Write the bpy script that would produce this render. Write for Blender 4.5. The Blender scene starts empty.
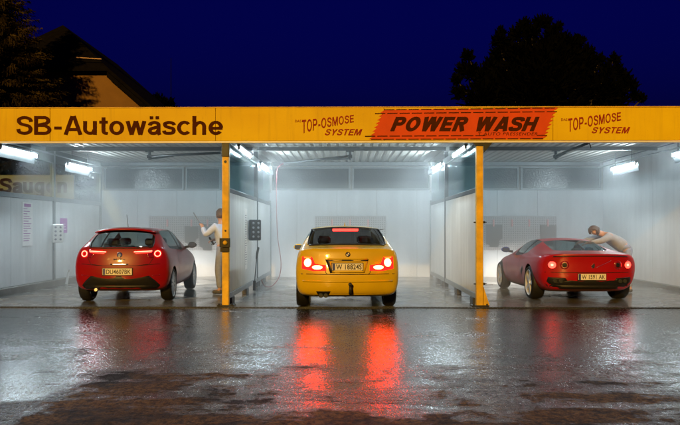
import bpy, bmesh, math, random
from mathutils import Vector, Matrix
from mathutils.bvhtree import BVHTree
from mathutils import noise as mnoise

random.seed(7)
PI = math.pi
S = bpy.context.scene
COL = S.collection

# ------------------------------------------------------------------ camera, sky, sun, exposure
F, H, PSI = 700.0, 1.342, 0.0100        # focal length in photo pixels, eye height, yaw to the left
cam = bpy.data.cameras.new('camera')
cam.sensor_width = 36
cam.lens = 36 * F / 680
cam.shift_y = 17 / 680
cam.clip_end = 600
camo = bpy.data.objects.new('camera', cam)
COL.objects.link(camo)
camo.location = (0, 0, H)
camo.rotation_euler = (PI / 2, 0, PSI)
S.camera = camo

SUN_DIR = Vector((0.20, 1.0, -0.33)).normalized()     # warm street light from the front left
az = math.atan2(-SUN_DIR.x, -SUN_DIR.y)
world = bpy.data.worlds.new('World')
S.world = world
world.use_nodes = True
wn = world.node_tree
wn.nodes.clear()
sky = wn.nodes.new('ShaderNodeTexSky')
sky.sky_type = 'NISHITA'
sky.sun_disc = False
sky.sun_elevation = math.radians(-1.0)
sky.sun_rotation = az
wt = wn.nodes.new('ShaderNodeMix')
wt.data_type = 'RGBA'
wt.blend_type = 'MULTIPLY'
wt.inputs[0].default_value = 1
wt.inputs[7].default_value = (0.010, 0.016, 1.10, 1)     # deep blue night white balance
wb = wn.nodes.new('ShaderNodeBackground')
wb.inputs[1].default_value = 0.15
wo = wn.nodes.new('ShaderNodeOutputWorld')
wn.links.new(sky.outputs[0], wt.inputs[6])
wn.links.new(wt.outputs[2], wb.inputs[0])
wn.links.new(wb.outputs[0], wo.inputs[0])

sl = bpy.data.lights.new('sun', 'SUN')
sl.energy = 3.6
sl.angle = math.radians(1.0)
sl.color = (1.0, 0.56, 0.11)
so = bpy.data.objects.new('sun', sl)
COL.objects.link(so)
so.rotation_euler = SUN_DIR.to_track_quat('-Z', 'Y').to_euler()
so.location = (-10, -20, 12)

S.view_settings.view_transform = 'Standard'
S.view_settings.look = 'None'
S.view_settings.exposure = 0
S.view_settings.gamma = 1
S.render.engine = 'CYCLES'
S.cycles.use_denoising = True
try:
    S.cycles.denoiser = 'OPENIMAGEDENOISE'
except Exception:
    pass
S.cycles.use_adaptive_sampling = True
S.cycles.adaptive_threshold = 0.03
S.cycles.max_bounces = 8
S.cycles.diffuse_bounces = 3
S.cycles.glossy_bounces = 4
S.cycles.transmission_bounces = 6
S.cycles.transparent_max_bounces = 12
S.cycles.volume_bounces = 1
S.cycles.sample_clamp_indirect = 6
S.cycles.caustics_reflective = False
S.cycles.caustics_refractive = False


# ------------------------------------------------------------------ helpers
def P(px, py, Y):
    """the point of the plane at depth Y that the photo shows at pixel px, py"""
    t = (px - 340) / F
    k = (t * math.cos(PSI) - math.sin(PSI)) / (math.cos(PSI) + t * math.sin(PSI))
    X = k * Y
    zc = Y * math.cos(PSI) - X * math.sin(PSI)
    return Vector((X, Y, H - (py - 229.5) * zc / F))


def PX(px, Y):
    return P(px, 0, Y).x


def PZ(px, py, Y):
    return P(px, py, Y).z


def mesh_obj(name, bm, mat, parent=None, smooth=False, recalc=True):
    me = bpy.data.meshes.new(name)
    if recalc:
        bmesh.ops.recalc_face_normals(bm, faces=bm.faces)
    bm.to_mesh(me)
    bm.free()
    if mat:
        me.materials.append(mat)
    if smooth:
        for p in me.polygons:
            p.use_smooth = True
    o = bpy.data.objects.new(name, me)
    COL.objects.link(o)
    if parent:
        o.parent = parent
    return o


def tag(o, label=None, cat=None, group=None, kind=None):
    if label:
        o['label'] = label
    if cat:
        o['category'] = cat
    if group:
        o['group'] = group
    if kind:
        o['kind'] = kind
    return o


def thing(name, loc, label, cat, group=None, rz=0.0):
    o = bpy.data.objects.new(name, None)
    o.empty_display_size = 0.1
    COL.objects.link(o)
    o.location = loc
    o.rotation_euler = (0, 0, rz)
    return tag(o, label, cat, group)


def copy_tree(o, parent=None):
    c = o.copy()
    COL.objects.link(c)
    c.parent = parent
    for ch in list(o.children):
        copy_tree(ch, c)
    return c


def box(bm, c, s, rot=None, bevel=0.0):
    """box centred on c with full sizes s"""
    m = Matrix.Translation(Vector(c))
    if rot is not None:
        m = m @ rot
    m = m @ Matrix.Diagonal((s[0], s[1], s[2], 1))
    r = bmesh.ops.create_cube(bm, size=1, matrix=m)
    if bevel > 0:
        es = list({e for v in r['verts'] for e in v.link_edges})
        bmesh.ops.bevel(bm, geom=es, offset=bevel, segments=1, affect='EDGES', profile=0.5)


def span(bm, a, b, bevel=0.0):
    a, b = Vector(a), Vector(b)
    box(bm, (a + b) / 2, (abs(b.x - a.x), abs(b.y - a.y), abs(b.z - a.z)), None, bevel)


def tube(bm, pts, r, n=8, cap=True):
    pts = [Vector(p) for p in pts]
    rs = r if isinstance(r, (list, tuple)) else [r] * len(pts)
    rings = []
    up = None
    for i, p in enumerate(pts):
        d = (pts[min(i + 1, len(pts) - 1)] - pts[max(i - 1, 0)]).normalized()
        if up is None:
            up = Vector((0, 0, 1)) if abs(d.z) < 0.9 else Vector((1, 0, 0))
        u = d.cross(up).normalized()
        v = u.cross(d).normalized()
        up = v
        rings.append([bm.verts.new(p + (u * math.cos(2 * PI * k / n) + v * math.sin(2 * PI * k / n)) * rs[i]) for k in range(n)])
    for a, b in zip(rings, rings[1:]):
        for k in range(n):
            bm.faces.new((a[k], a[(k + 1) % n], b[(k + 1) % n], b[k]))
    if cap:
        bm.faces.new(rings[0][::-1])
        bm.faces.new(rings[-1])


def lathe(bm, prof, n=24, axis='X', c=(0, 0, 0), cap=True):
    """prof: list of (along axis, radius)"""
    c = Vector(c)
    rings = []
    for a, r in prof:
        ring = []
        for k in range(n):
            t = 2 * PI * k / n
            if axis == 'X':
                p = Vector((a, r * math.cos(t), r * math.sin(t)))
            elif axis == 'Y':
                p = Vector((r * math.cos(t), a, r * math.sin(t)))
            else:
                p = Vector((r * math.cos(t), r * math.sin(t), a))
            ring.append(bm.verts.new(c + p))
        rings.append(ring)
    for a, b in zip(rings, rings[1:]):
        for k in range(n):
            bm.faces.new((a[k], a[(k + 1) % n], b[(k + 1) % n], b[k]))
    if cap and prof[0][1] > 1e-6:
        bm.faces.new(rings[0][::-1])
    if cap and prof[-1][1] > 1e-6:
        bm.faces.new(rings[-1])
    bmesh.ops.remove_doubles(bm, verts=bm.verts, dist=1e-6)


def prism_y(bm, pts, y0, y1):
    """outline in x,z pushed from y0 to y1"""
    a = [bm.verts.new((x, y0, z)) for x, z in pts]
    b = [bm.verts.new((x, y1, z)) for x, z in pts]
    n = len(pts)
    bm.faces.new(a)
    bm.faces.new(b[::-1])
    for i in range(n):
        bm.faces.new((a[i], b[i], b[(i + 1) % n], a[(i + 1) % n]))


def polyface(bm, pts):
    bm.faces.new([bm.verts.new(p) for p in pts])


# ------------------------------------------------------------------ materials
class NT:
    def __init__(self, name):
        self.m = bpy.data.materials.new(name)
        self.m.use_nodes = True
        self.t = self.m.node_tree
        self.t.nodes.clear()
        self.out = self.t.nodes.new('ShaderNodeOutputMaterial')

    def n(self, typ, **kw):
        nd = self.t.nodes.new(typ)
        for k, v in kw.items():
            if k.startswith('i_'):
                nd.inputs[k[2:].replace('_', ' ')].default_value = v
            else:
                setattr(nd, k, v)
        return nd

    def l(self, a, b):
        self.t.links.new(a, b)

    def coord(self, scale=(1, 1, 1), kind='Object'):
        tc = self.n('ShaderNodeTexCoord')
        mp = self.n('ShaderNodeMapping')
        mp.inputs['Scale'].default_value = scale
        self.l(tc.outputs[kind], mp.inputs[0])
        return mp.outputs[0]

    def noise(self, vec, scale, detail=4, rough=0.55, dist=0.0):
        nd = self.n('ShaderNodeTexNoise')
        nd.inputs['Scale'].default_value = scale
        nd.inputs['Detail'].default_value = detail
        nd.inputs['Roughness'].default_value = rough
        nd.inputs['Distortion'].default_value = dist
        self.l(vec, nd.inputs['Vector'])
        return nd.outputs[0]

    def ramp(self, fac, stops):
        nd = self.n('ShaderNodeValToRGB')
        e = nd.color_ramp.elements
        while len(e) < len(stops):
            e.new(0.5)
        for el, (p, c) in zip(e, stops):
            el.position = p
            el.color = (c, c, c, 1) if isinstance(c, (int, float)) else (*c, 1)
        self.l(fac, nd.inputs[0])
        return nd.outputs[0]

    def math(self, op, a, b=None, clamp=False):
        nd = self.n('ShaderNodeMath', operation=op, use_clamp=clamp)
        for i, v in enumerate((a, b)):
            if v is None:
                continue
            if isinstance(v, (int, float)):
                nd.inputs[i].default_value = v
            else:
                self.l(v, nd.inputs[i])
        return nd.outputs[0]

    def mix(self, fac, a, b, blend='MIX'):
        nd = self.n('ShaderNodeMix', data_type='RGBA', blend_type=blend)
        for i, v in ((0, fac), (6, a), (7, b)):
            if isinstance(v, (int, float)):
                nd.inputs[i].default_value = v if i == 0 else (v, v, v, 1)
            elif isinstance(v, tuple):
                nd.inputs[i].default_value = (*v, 1)
            else:
                self.l(v, nd.inputs[i])
        return nd.outputs[2]

    def bump(self, h, strength=0.3, dist=0.01, normal=None):
        nd = self.n('ShaderNodeBump')
        nd.inputs['Strength'].default_value = strength
        nd.inputs['Distance'].default_value = dist
        self.l(h, nd.inputs['Height'])
        if normal is not None:
            self.l(normal, nd.inputs['Normal'])
        return nd.outputs[0]

    def principled(self, **kw):
        nd = self.n('ShaderNodeBsdfPrincipled')
        for k, v in kw.items():
            k = k.replace('_', ' ')
            if isinstance(v, (int, float)):
                nd.inputs[k].default_value = v
            elif isinstance(v, tuple):
                nd.inputs[k].default_value = (*v, 1) if len(v) == 3 else v
            else:
                self.l(v, nd.inputs[k])
        self.l(nd.outputs[0], self.out.inputs[0])
        return nd


def simple(name, col, rough=0.5, metal=0.0, var=0.12, scale=6.0, bump=0.0, bscale=60.0, coat=0.0, rvar=0.1, spec=0.5):
    t = NT(name)
    v = t.coord()
    n = t.noise(v, scale, 5)
    lo = tuple(c * (1 - var) for c in col)
    hi = tuple(min(1, c * (1 + var)) for c in col)
    c = t.mix(t.ramp(n, [(0.3, 0.0), (0.7, 1.0)]), lo, hi)
    r = t.math('ADD', t.math('MULTIPLY', t.noise(v, scale * 2.3, 4), rvar), rough - rvar / 2, True)
    kw = dict(Base_Color=c, Roughness=r, Metallic=metal, Specular_IOR_Level=spec)
    if coat:
        kw['Coat_Weight'] = coat
        kw['Coat_Roughness'] = 0.04
    if bump:
        kw['Normal'] = t.bump(t.noise(v, bscale, 3), bump, 0.004)
    t.principled(**kw)
    return t.m


def emit(name, col, strength):
    t = NT(name)
    e = t.n('ShaderNodeEmission')
    e.inputs[0].default_value = (*col, 1)
    e.inputs[1].default_value = strength
    t.l(e.outputs[0], t.out.inputs[0])
    return t.m


def clear_glass(name, tint, refl=0.10, rough=0.03):
    t = NT(name)
    tr = t.n('ShaderNodeBsdfTransparent')
    tr.inputs[0].default_value = (*tint, 1)
    gl = t.n('ShaderNodeBsdfGlossy')
    gl.inputs['Roughness'].default_value = rough
    gl.inputs[0].default_value = (0.9, 0.93, 0.95, 1)
    lw = t.n('ShaderNodeLayerWeight')
    lw.inputs[0].default_value = 0.25
    f = t.math('ADD', t.math('MULTIPLY', lw.outputs['Fresnel'], refl * 6), refl, True)
    mx = t.n('ShaderNodeMixShader')
    t.l(f, mx.inputs[0])
    t.l(tr.outputs[0], mx.inputs[1])
    t.l(gl.outputs[0], mx.inputs[2])
    t.l(mx.outputs[0], t.out.inputs[0])
    return t.m


def car_paint(name, col, metal=0.0):
    t = NT(name)
    v = t.coord()
    n = t.noise(v, 3.0, 4)
    c = t.mix(t.ramp(n, [(0.35, 0.0), (0.7, 1.0)]), tuple(x * 0.9 for x in col), col)
    drops = t.n('ShaderNodeTexVoronoi')
    drops.inputs['Scale'].default_value = 70
    t.l(v, drops.inputs['Vector'])
    d = t.ramp(drops.outputs['Distance'], [(0.0, 1.0), (0.28, 0.0)])
    bn = t.bump(d, 0.22, 0.0015)
    t.principled(Base_Color=c, Roughness=0.36, Metallic=metal, Coat_Weight=0.55, Coat_Roughness=0.05,
                 Coat_Normal=bn, Specular_IOR_Level=0.25)
    return t.m


M = {}


def mat_fascia():
    t = NT('yellow_paint')
    v = t.coord()
    big = t.noise(v, .55, 4)
    run = t.noise(t.coord((1, 1, .05)), 9.0, 6, .7)
    c = t.mix(t.ramp(big, [(.35, 0.0), (.65, 1.0)]), (.62, .41, .002), (.73, .53, .003))
    c = t.mix(t.ramp(run, [(.52, 0.0), (.75, .35)]), c, (.36, .23, .012))
    c = t.mix(t.ramp(t.noise(v, 22, 5, .7), [(.60, 0.0), (.80, .4)]), c, (.30, .20, .02))
    b = t.bump(t.noise(v, 2.2, 3), .25, .02)
    t.principled(Base_Color=c, Roughness=.55, Specular_IOR_Level=.12, Normal=b)
    return t.m


M['yellow_paint'] = mat_fascia()
M['post_yellow'] = simple('post_yellow', (0.62, 0.38, 0.01), 0.5, var=0.25, scale=5, bump=0.1)
M['letter_brown'] = simple('letter_brown', (0.060, 0.015, 0.002), 0.8, var=0.15, spec=0.05)
M['letter_red'] = simple('letter_red', (0.26, 0.022, 0.006), 0.7, var=0.1, spec=0.2)
M['banner_red'] = simple('banner_red', (0.58, 0.062, 0.003), 0.6, var=0.1, scale=3, spec=0.2)
M['panel_white'] = None
M['alu'] = simple('alu', (0.20, 0.22, 0.235), 0.42, 0.5, var=0.1, scale=9)
M['dark_steel'] = simple('dark_steel', (0.022, 0.026, 0.028), 0.45, 0.2, spec=0.3, var=0.2, scale=9)
M['ceil'] = simple('ceil', (0.34, 0.33, 0.30), 0.5, var=0.08, scale=2)
M['black_rubber'] = simple('black_rubber', (0.018, 0.018, 0.019), 0.55, var=0.2, scale=20)
M['tyre'] = simple('tyre', (0.010, 0.010, 0.0105), 0.55, spec=0.3, var=0.2, scale=30, bump=0.2, bscale=80)
M['black_plastic'] = simple('black_plastic', (0.010, 0.010, 0.011), 0.45, var=0.2, scale=20, spec=0.25)
M['mirror_dark'] = simple('mirror_dark', (0.03, 0.045, 0.10), 0.2, var=0.1)
M['rim'] = simple('rim', (0.62, 0.63, 0.66), 0.30, 0.5, var=0.08, scale=9)
M['chrome'] = simple('chrome', (0.75, 0.76, 0.78), 0.15, 1.0, var=0.05)
M['white_plastic'] = simple('white_plastic', (0.72, 0.72, 0.70), 0.4, var=0.05)
M['hose_pink'] = simple('hose_pink', (0.22, 0.05, 0.06), 0.4, var=0.1)
M['clip_red'] = simple('clip_red', (0.62, 0.22, 0.22), 0.4, var=0.1)
M['mat_dark'] = simple('mat_dark', (0.035, 0.034, 0.038), 0.85, var=0.25, scale=25, bump=0.4, bscale=120)
M['paper'] = simple('paper', (0.74, 0.72, 0.72), 0.5, var=0.04)
M['print_purple'] = simple('print_purple', (0.30, 0.06, 0.30), 0.5, var=0.1)
M['print_grey'] = simple('print_grey', (0.18, 0.18, 0.22), 0.5, var=0.1)
M['plate'] = simple('plate', (0.72, 0.70, 0.66), 0.35, var=0.06, scale=30)
M['plate_ink'] = simple('plate_ink', (0.02, 0.02, 0.02), 0.5)
M['plate_blue'] = simple('plate_blue', (0.02, 0.04, 0.25), 0.4)
M['plate_red'] = simple('plate_red', (0.4, 0.03, 0.03), 0.4)
M['seat'] = simple('seat', (0.03, 0.03, 0.032), 0.75, var=0.2, scale=20, bump=0.2)
M['car_glass'] = clear_glass('car_glass', (0.66, 0.74, 0.74), 0.06)
M['tinted_glass'] = clear_glass('tinted_glass', (0.22, 0.20, 0.20), 0.03)
M['pane_glass'] = clear_glass('pane_glass', (0.50, 0.60, 0.62), 0.004, .12)
M['paint_red'] = car_paint('paint_red', (0.25, 0.003, 0.004))
M['paint_sport'] = car_paint('paint_sport', (0.34, 0.004, 0.008))
M['paint_yellow'] = car_paint('paint_yellow', (0.60, 0.41, 0.003))
M['brake_glow'] = emit('brake_glow', (1.0, 0.03, 0.007), 150)
M['tail_glow'] = emit('tail_glow', (1.0, 0.02, 0.012), 14)
M['tail_core'] = emit('tail_core', (1.0, 0.05, 0.03), 22)
M['lens_lit'] = emit('lens_lit', (1.0, 0.012, 0.008), 3.0)
M['high_glow'] = emit('high_glow', (1.0, 0.03, 0.02), 30)
M['lens_red'] = simple('lens_red', (0.22, 0.006, 0.008), 0.12, var=0.1, scale=40, coat=1.0)
M['lens_amber'] = emit('lens_amber', (1.0, 0.25, 0.03), 2.0)
M['lens_clear'] = simple('lens_clear', (0.6, 0.62, 0.65), 0.1, var=0.05, coat=1.0)
M['headlamp'] = emit('headlamp', (1.0, 0.95, 0.86), 30)
M['tube'] = emit('tube', (0.76, 0.93, 1.0), 330)
M['skin'] = simple('skin', (0.45, 0.24, 0.16), 0.5, var=0.08)
M['hair'] = simple('hair', (0.06, 0.03, 0.015), 0.6, var=0.3, scale=60, bump=0.4)
M['jacket_grey'] = simple('jacket_grey', (0.46, 0.54, 0.78), 0.8, var=0.12, scale=14, bump=0.3, bscale=30)
M['jacket_taupe'] = simple('jacket_taupe', (0.27, 0.27, 0.30), 0.8, var=0.12, scale=14, bump=0.3, bscale=30)
M['jeans'] = simple('jeans', (0.20, 0.23, 0.33), 0.85, var=0.15, scale=18, bump=0.3)
M['shoe'] = simple('shoe', (0.05, 0.05, 0.05), 0.6)
M['bark'] = simple('bark', (0.028, 0.020, 0.014), 0.9, var=0.3, scale=9, bump=0.6, bscale=30)
M['house_wall'] = simple('house_wall', (0.15, 0.075, 0.015), 0.9, var=0.18, scale=0.9, bump=0.2, bscale=18)
M['roof_dark'] = simple('roof_dark', (0.004, 0.0035, 0.0035), 0.95, var=0.3, scale=5, spec=0.05)
M['gutter'] = simple('gutter', (0.52, 0.33, 0.20), 0.5, 0.0, var=0.1)
M['soil'] = simple('soil', (0.02, 0.018, 0.014), 0.9, var=0.3, scale=1.5)
M['kerb'] = simple('kerb', (0.16, 0.155, 0.14), 0.6, var=0.25, scale=5, bump=0.3)
M['sign_board'] = simple('sign_board', (0.42, 0.38, 0.34), 0.5, var=0.06, scale=2)  # haze is put into the board colour, greyed from its yellow
M['steel_foot'] = simple('steel_foot', (0.02, 0.02, 0.02), 0.5)


def mat_panel(name, col, rib=90.0, axis=1):
    """white wet wall panel: fine vertical micro ribs, run marks, slight grime"""
    t = NT(name)
    v = t.coord()
    sc = (1, 1, 0.06)
    mp = t.coord(sc)
    n1 = t.noise(mp, 5.0, 5)
    n2 = t.noise(v, 1.1, 4)
    c = t.mix(t.ramp(n1, [(0.3, 0.0), (0.75, 1.0)]), tuple(x * 0.80 for x in col), col)
    c = t.mix(t.ramp(n2, [(0.35, 0.5), (0.6, 0.0)]), c, tuple(x * 0.72 for x in col))
    w = t.n('ShaderNodeTexWave', wave_type='BANDS', bands_direction='Y' if axis == 1 else 'X')
    w.inputs['Scale'].default_value = rib / 20.0
    t.l(v, w.inputs['Vector'])
    b = t.bump(w.outputs[0], 0.12, 0.004)
    b = t.bump(n1, 0.12, 0.01, b)
    r = t.math('ADD', t.math('MULTIPLY', n1, 0.2), 0.36, True)
    t.principled(Base_Color=c, Roughness=t.math('ADD', r, .12, True), Normal=b, Specular_IOR_Level=.16)
    return t.m


M['panel_side'] = mat_panel('panel_side', (0.70, 0.71, 0.72), 90, 1)
M['panel_back'] = mat_panel('panel_back', (0.66, 0.69, 0.73), 60, 0)


def mat_window():
    t = NT('patterned_glass')
    v = t.coord()
    vo = t.n('ShaderNodeTexVoronoi')
    vo.inputs['Scale'].default_value = 26
    t.l(v, vo.inputs['Vector'])
    b = t.bump(vo.outputs['Distance'], 0.35, 0.008)
    n = t.noise(v, 2.0, 3)
    c = t.mix(n, (0.012, 0.015, 0.018), (0.03, 0.035, 0.04))
    t.principled(Base_Color=c, Roughness=0.16, Normal=b)
    return t.m


M['window'] = mat_window()


def mat_pegboard():
    t = NT('perforated_sheet')
    tc = t.n('ShaderNodeTexCoord')
    sep = t.n('ShaderNodeSeparateXYZ')
    t.l(tc.outputs['Object'], sep.inputs[0])
    sx = t.math('SUBTRACT', t.math('FRACT', t.math('MULTIPLY', sep.outputs[0], 16.0)), 0.5)
    sz = t.math('SUBTRACT', t.math('FRACT', t.math('MULTIPLY', sep.outputs[2], 16.0)), 0.5)
    d = t.math('SQRT', t.math('ADD', t.math('MULTIPLY', sx, sx), t.math('MULTIPLY', sz, sz)))
    hole = t.ramp(d, [(0.24, 1.0), (0.30, 0.0)])
    c = t.mix(hole, (0.34, 0.335, 0.35), (0.07, 0.07, 0.075))
    t.principled(Base_Color=c, Roughness=0.45, Metallic=0.2)
    return t.m


M['pegboard'] = mat_pegboard()


def mat_asphalt():
    t = NT('wet_asphalt')
    tc = t.n('ShaderNodeTexCoord')
    v = tc.outputs['Object']
    sep = t.n('ShaderNodeSeparateXYZ')
    t.l(v, sep.inputs[0])
    x, y = sep.outputs[0], sep.outputs[1]

    def mapped(scale, rot=0.0):
        mp = t.n('ShaderNodeMapping')
        mp.inputs['Scale'].default_value = scale
        mp.inputs['Rotation'].default_value = (0, 0, rot)
        t.l(v, mp.inputs[0])
        return mp.outputs[0]

    # water runs out of the bays; the edge of the standing film wanders across the forecourt
    fc = t.n('ShaderNodeFloatCurve')
    cv = fc.mapping.curves[0]
    edge = [(-6, 5.0), (-3.4, 4.6), (-2.45, 4.7), (-2.1, 6.7), (-1.3, 6.6), (-.5, 5.6), (.1, 5.15), (.6, 4.9), (1.1, 5.5), (2, 5.75), (3, 5.9), (6, 5.5)]
    pts = [((a + 6) / 12, (b - 4) / 4) for a, b in edge]
    while len(cv.points) < len(pts):
        cv.points.new(.5, .5)
    for p, q in zip(cv.points, pts):
        p.location = q
    fc.mapping.update()
    t.l(t.math('MULTIPLY', t.math('ADD', x, 6.0), 1 / 12, True), fc.inputs['Value'])
    yb = t.math('ADD', t.math('MULTIPLY', fc.outputs[0], 4.0), 4.0)
    n1 = t.noise(mapped((1.3, .75, 1)), 1.5, 7, .68, .3)
    n2 = t.noise(mapped((.45, 1.5, 1), math.radians(-52)), 1.5, 7, .66, .4)
    q = t.math('MULTIPLY', t.math('SUBTRACT', y, yb), .20)
    q = t.math('MINIMUM', q, .40)
    q = t.math('ADD', q, t.math('MULTIPLY', t.math('SUBTRACT', n1, .5), 1.5))
    q = t.math('ADD', q, t.math('MULTIPLY', t.math('SUBTRACT', n2, .5), 1.9))
    film = t.ramp(t.math('ADD', q, .5), [(.36, 0.0), (.47, .75), (.75, 1.0)])
    # stones poke through the film
    spk = t.noise(mapped((1, .35, 1)), 48.0, 3, .7)
    film0 = film
    film = t.math('MULTIPLY', film, t.ramp(spk, [(.37, .62), (.51, 1.0)]))
    # stone and grit
    fine = t.noise(v, 42.0, 4, .75)
    grit = t.noise(v, 120.0, 2, .6)
    mid = t.noise(v, 5.0, 6, .65)
    patch = t.ramp(t.noise(mapped((.8, 1.1, 1), math.radians(-40)), 1.3, 6, .68, .4), [(.40, 0.0), (.54, 1.0)])
    vo = t.n('ShaderNodeTexVoronoi')
    vo.inputs['Scale'].default_value = 55
    t.l(v, vo.inputs['Vector'])
    lump = t.noise(mapped((1, .8, 1)), 17.0, 5, .72)
    dry = t.mix(patch, (.008, .006, .004), (.24, .135, .035))
    dry = t.mix(t.ramp(lump, [(.40, .85), (.56, 0.0)]), dry, (.005, .004, .003))
    dry = t.mix(t.ramp(fine, [(.36, .75), (.54, 0.0)]), dry, (.014, .011, .008))
    dry = t.mix(t.ramp(grit, [(.66, 0.0), (.74, .8)]), dry, (.28, .22, .15))
    c = t.mix(film, dry, (.010, .0095, .009))
    r_dry = t.math('ADD', t.math('MULTIPLY', mid, .3), .38)
    r_wet = t.math('ADD', t.ramp(mid, [(.3, .05), (.7, .14)]), t.ramp(spk, [(.42, .10), (.58, 0.0)]))
    r = t.mix(film, r_dry, r_wet)
    hb = t.math('ADD', t.math('MULTIPLY', vo.outputs['Distance'], .7), fine)
    keep = t.math('SUBTRACT', 1.0, t.math('MULTIPLY', film0, .86))
    b = t.bump(t.math('MULTIPLY', hb, keep), .7, .012)
    b = t.bump(t.math('MULTIPLY', lump, t.math('SUBTRACT', 1.0, t.math('MULTIPLY', film0, .93))), 1.0, .045, b)
    b = t.bump(t.noise(mapped((1, .8, 1)), 7.0, 5, .65), .12, .014, b)
    sp = t.mix(film, .06, .80)
    t.principled(Base_Color=c, Roughness=r, Normal=b, Specular_IOR_Level=sp, Coat_Weight=0.0)
    return t.m


M['asphalt'] = mat_asphalt()


def mat_concrete():
    t = NT('wet_concrete')
    v = t.coord()
    n = t.noise(v, 1.3, 5, 0.6, 0.4)
    f = t.noise(v, 40, 4, 0.6)
    c = t.mix(t.ramp(n, [(0.3, 0.0), (0.7, 1.0)]), (0.10, 0.10, 0.098), (0.19, 0.185, 0.175))
    c = t.mix(t.ramp(f, [(0.3, 0.3), (0.6, 0.0)]), c, (0.07, 0.07, 0.07))
    r = t.ramp(n, [(0.35, 0.10), (0.7, 0.34)])
    b = t.bump(f, 0.10, 0.004)
    b = t.bump(t.noise(v, 5, 4), 0.10, 0.012, b)
    t.principled(Base_Color=c, Roughness=r, Normal=b)
    return t.m


M['concrete'] = mat_concrete()


def mat_leaf(name, a, b):
    t = NT(name)
    n = t.noise(t.coord(), 1.7, 3)
    c = t.mix(t.ramp(n, [(0.35, 0.0), (0.65, 1.0)]), a, b)
    t.principled(Base_Color=c, Roughness=0.95, Specular_IOR_Level=0.0)
    return t.m


M['needles'] = mat_leaf('needles', (0.008, 0.007, 0.003), (0.060, 0.043, 0.015))
M['leaves_dark'] = mat_leaf('leaves_dark', (0.0012, 0.0012, 0.0010), (0.003, 0.003, 0.002))


# ------------------------------------------------------------------ text
def text_bm(s, bold=0.0, spacing=1.0):
    cu = bpy.data.curves.new('t', 'FONT')
    cu.body = s
    cu.offset = bold
    cu.space_character = spacing
    cu.resolution_u = 4
    o = bpy.data.objects.new('t', cu)
    COL.objects.link(o)
    bpy.context.view_layer.update()
    dg = bpy.context.evaluated_depsgraph_get()
    me = bpy.data.meshes.new_from_object(o.evaluated_get(dg))
    bm = bmesh.new()
    bm.from_mesh(me)
    bpy.data.objects.remove(o)
    bpy.data.curves.remove(cu)
    bpy.data.meshes.remove(me)
    xs = [v.co.x for v in bm.verts]
    ys = [v.co.y for v in bm.verts]
    x0, x1, y0, y1 = min(xs), max(xs), min(ys), max(ys)
    for v in bm.verts:                                   # unit square, u right, v up
        v.co = Vector(((v.co.x - x0) / (x1 - x0), (v.co.y - y0) / (y1 - y0), 0))
    return bm


def lettering(name, s, fn, mat, parent, bold=0.0, spacing=1.0, depth=(0, 0.006, 0)):
    """fn maps (u, v) of the unit square to a point; letters get a real thickness along depth"""
    bm = text_bm(s, bold, spacing)
    for v in bm.verts:
        v.co = fn(v.co.x, v.co.y)
    r = bmesh.ops.extrude_face_region(bm, geom=list(bm.faces))
    d = Vector(depth)
    for g in r['geom']:
        if isinstance(g, bmesh.types.BMVert):
            g.co += d
    return mesh_obj(name, bm, mat, parent)


# ------------------------------------------------------------------ drawn sans-serif letters (strokes with butt ends)
def smooth_path(pts, n=5):
    out = []
    pts = [Vector((*p, 0)) for p in pts]
    for i in range(len(pts) - 1):
        p0, p1, p2, p3 = pts[max(i - 1, 0)], pts[i], pts[i + 1], pts[min(i + 2, len(pts) - 1)]
        for k in range(n):
            q = k / n
            v = 0.5 * ((2 * p1) + (p2 - p0) * q + (2 * p0 - 5 * p1 + 4 * p2 - p3) * q * q + (3 * p1 - p0 - 3 * p2 + p3) * q ** 3)
            out.append((v.x, v.y))
    out.append((pts[-1].x, pts[-1].y))
    return out


def arc(cx, cy, rx, ry, a0, a1, n=16):
    return [(cx + rx * math.cos(math.radians(a0 + (a1 - a0) * k / n)), cy + ry * math.sin(math.radians(a0 + (a1 - a0) * k / n))) for k in range(n + 1)]


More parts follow.
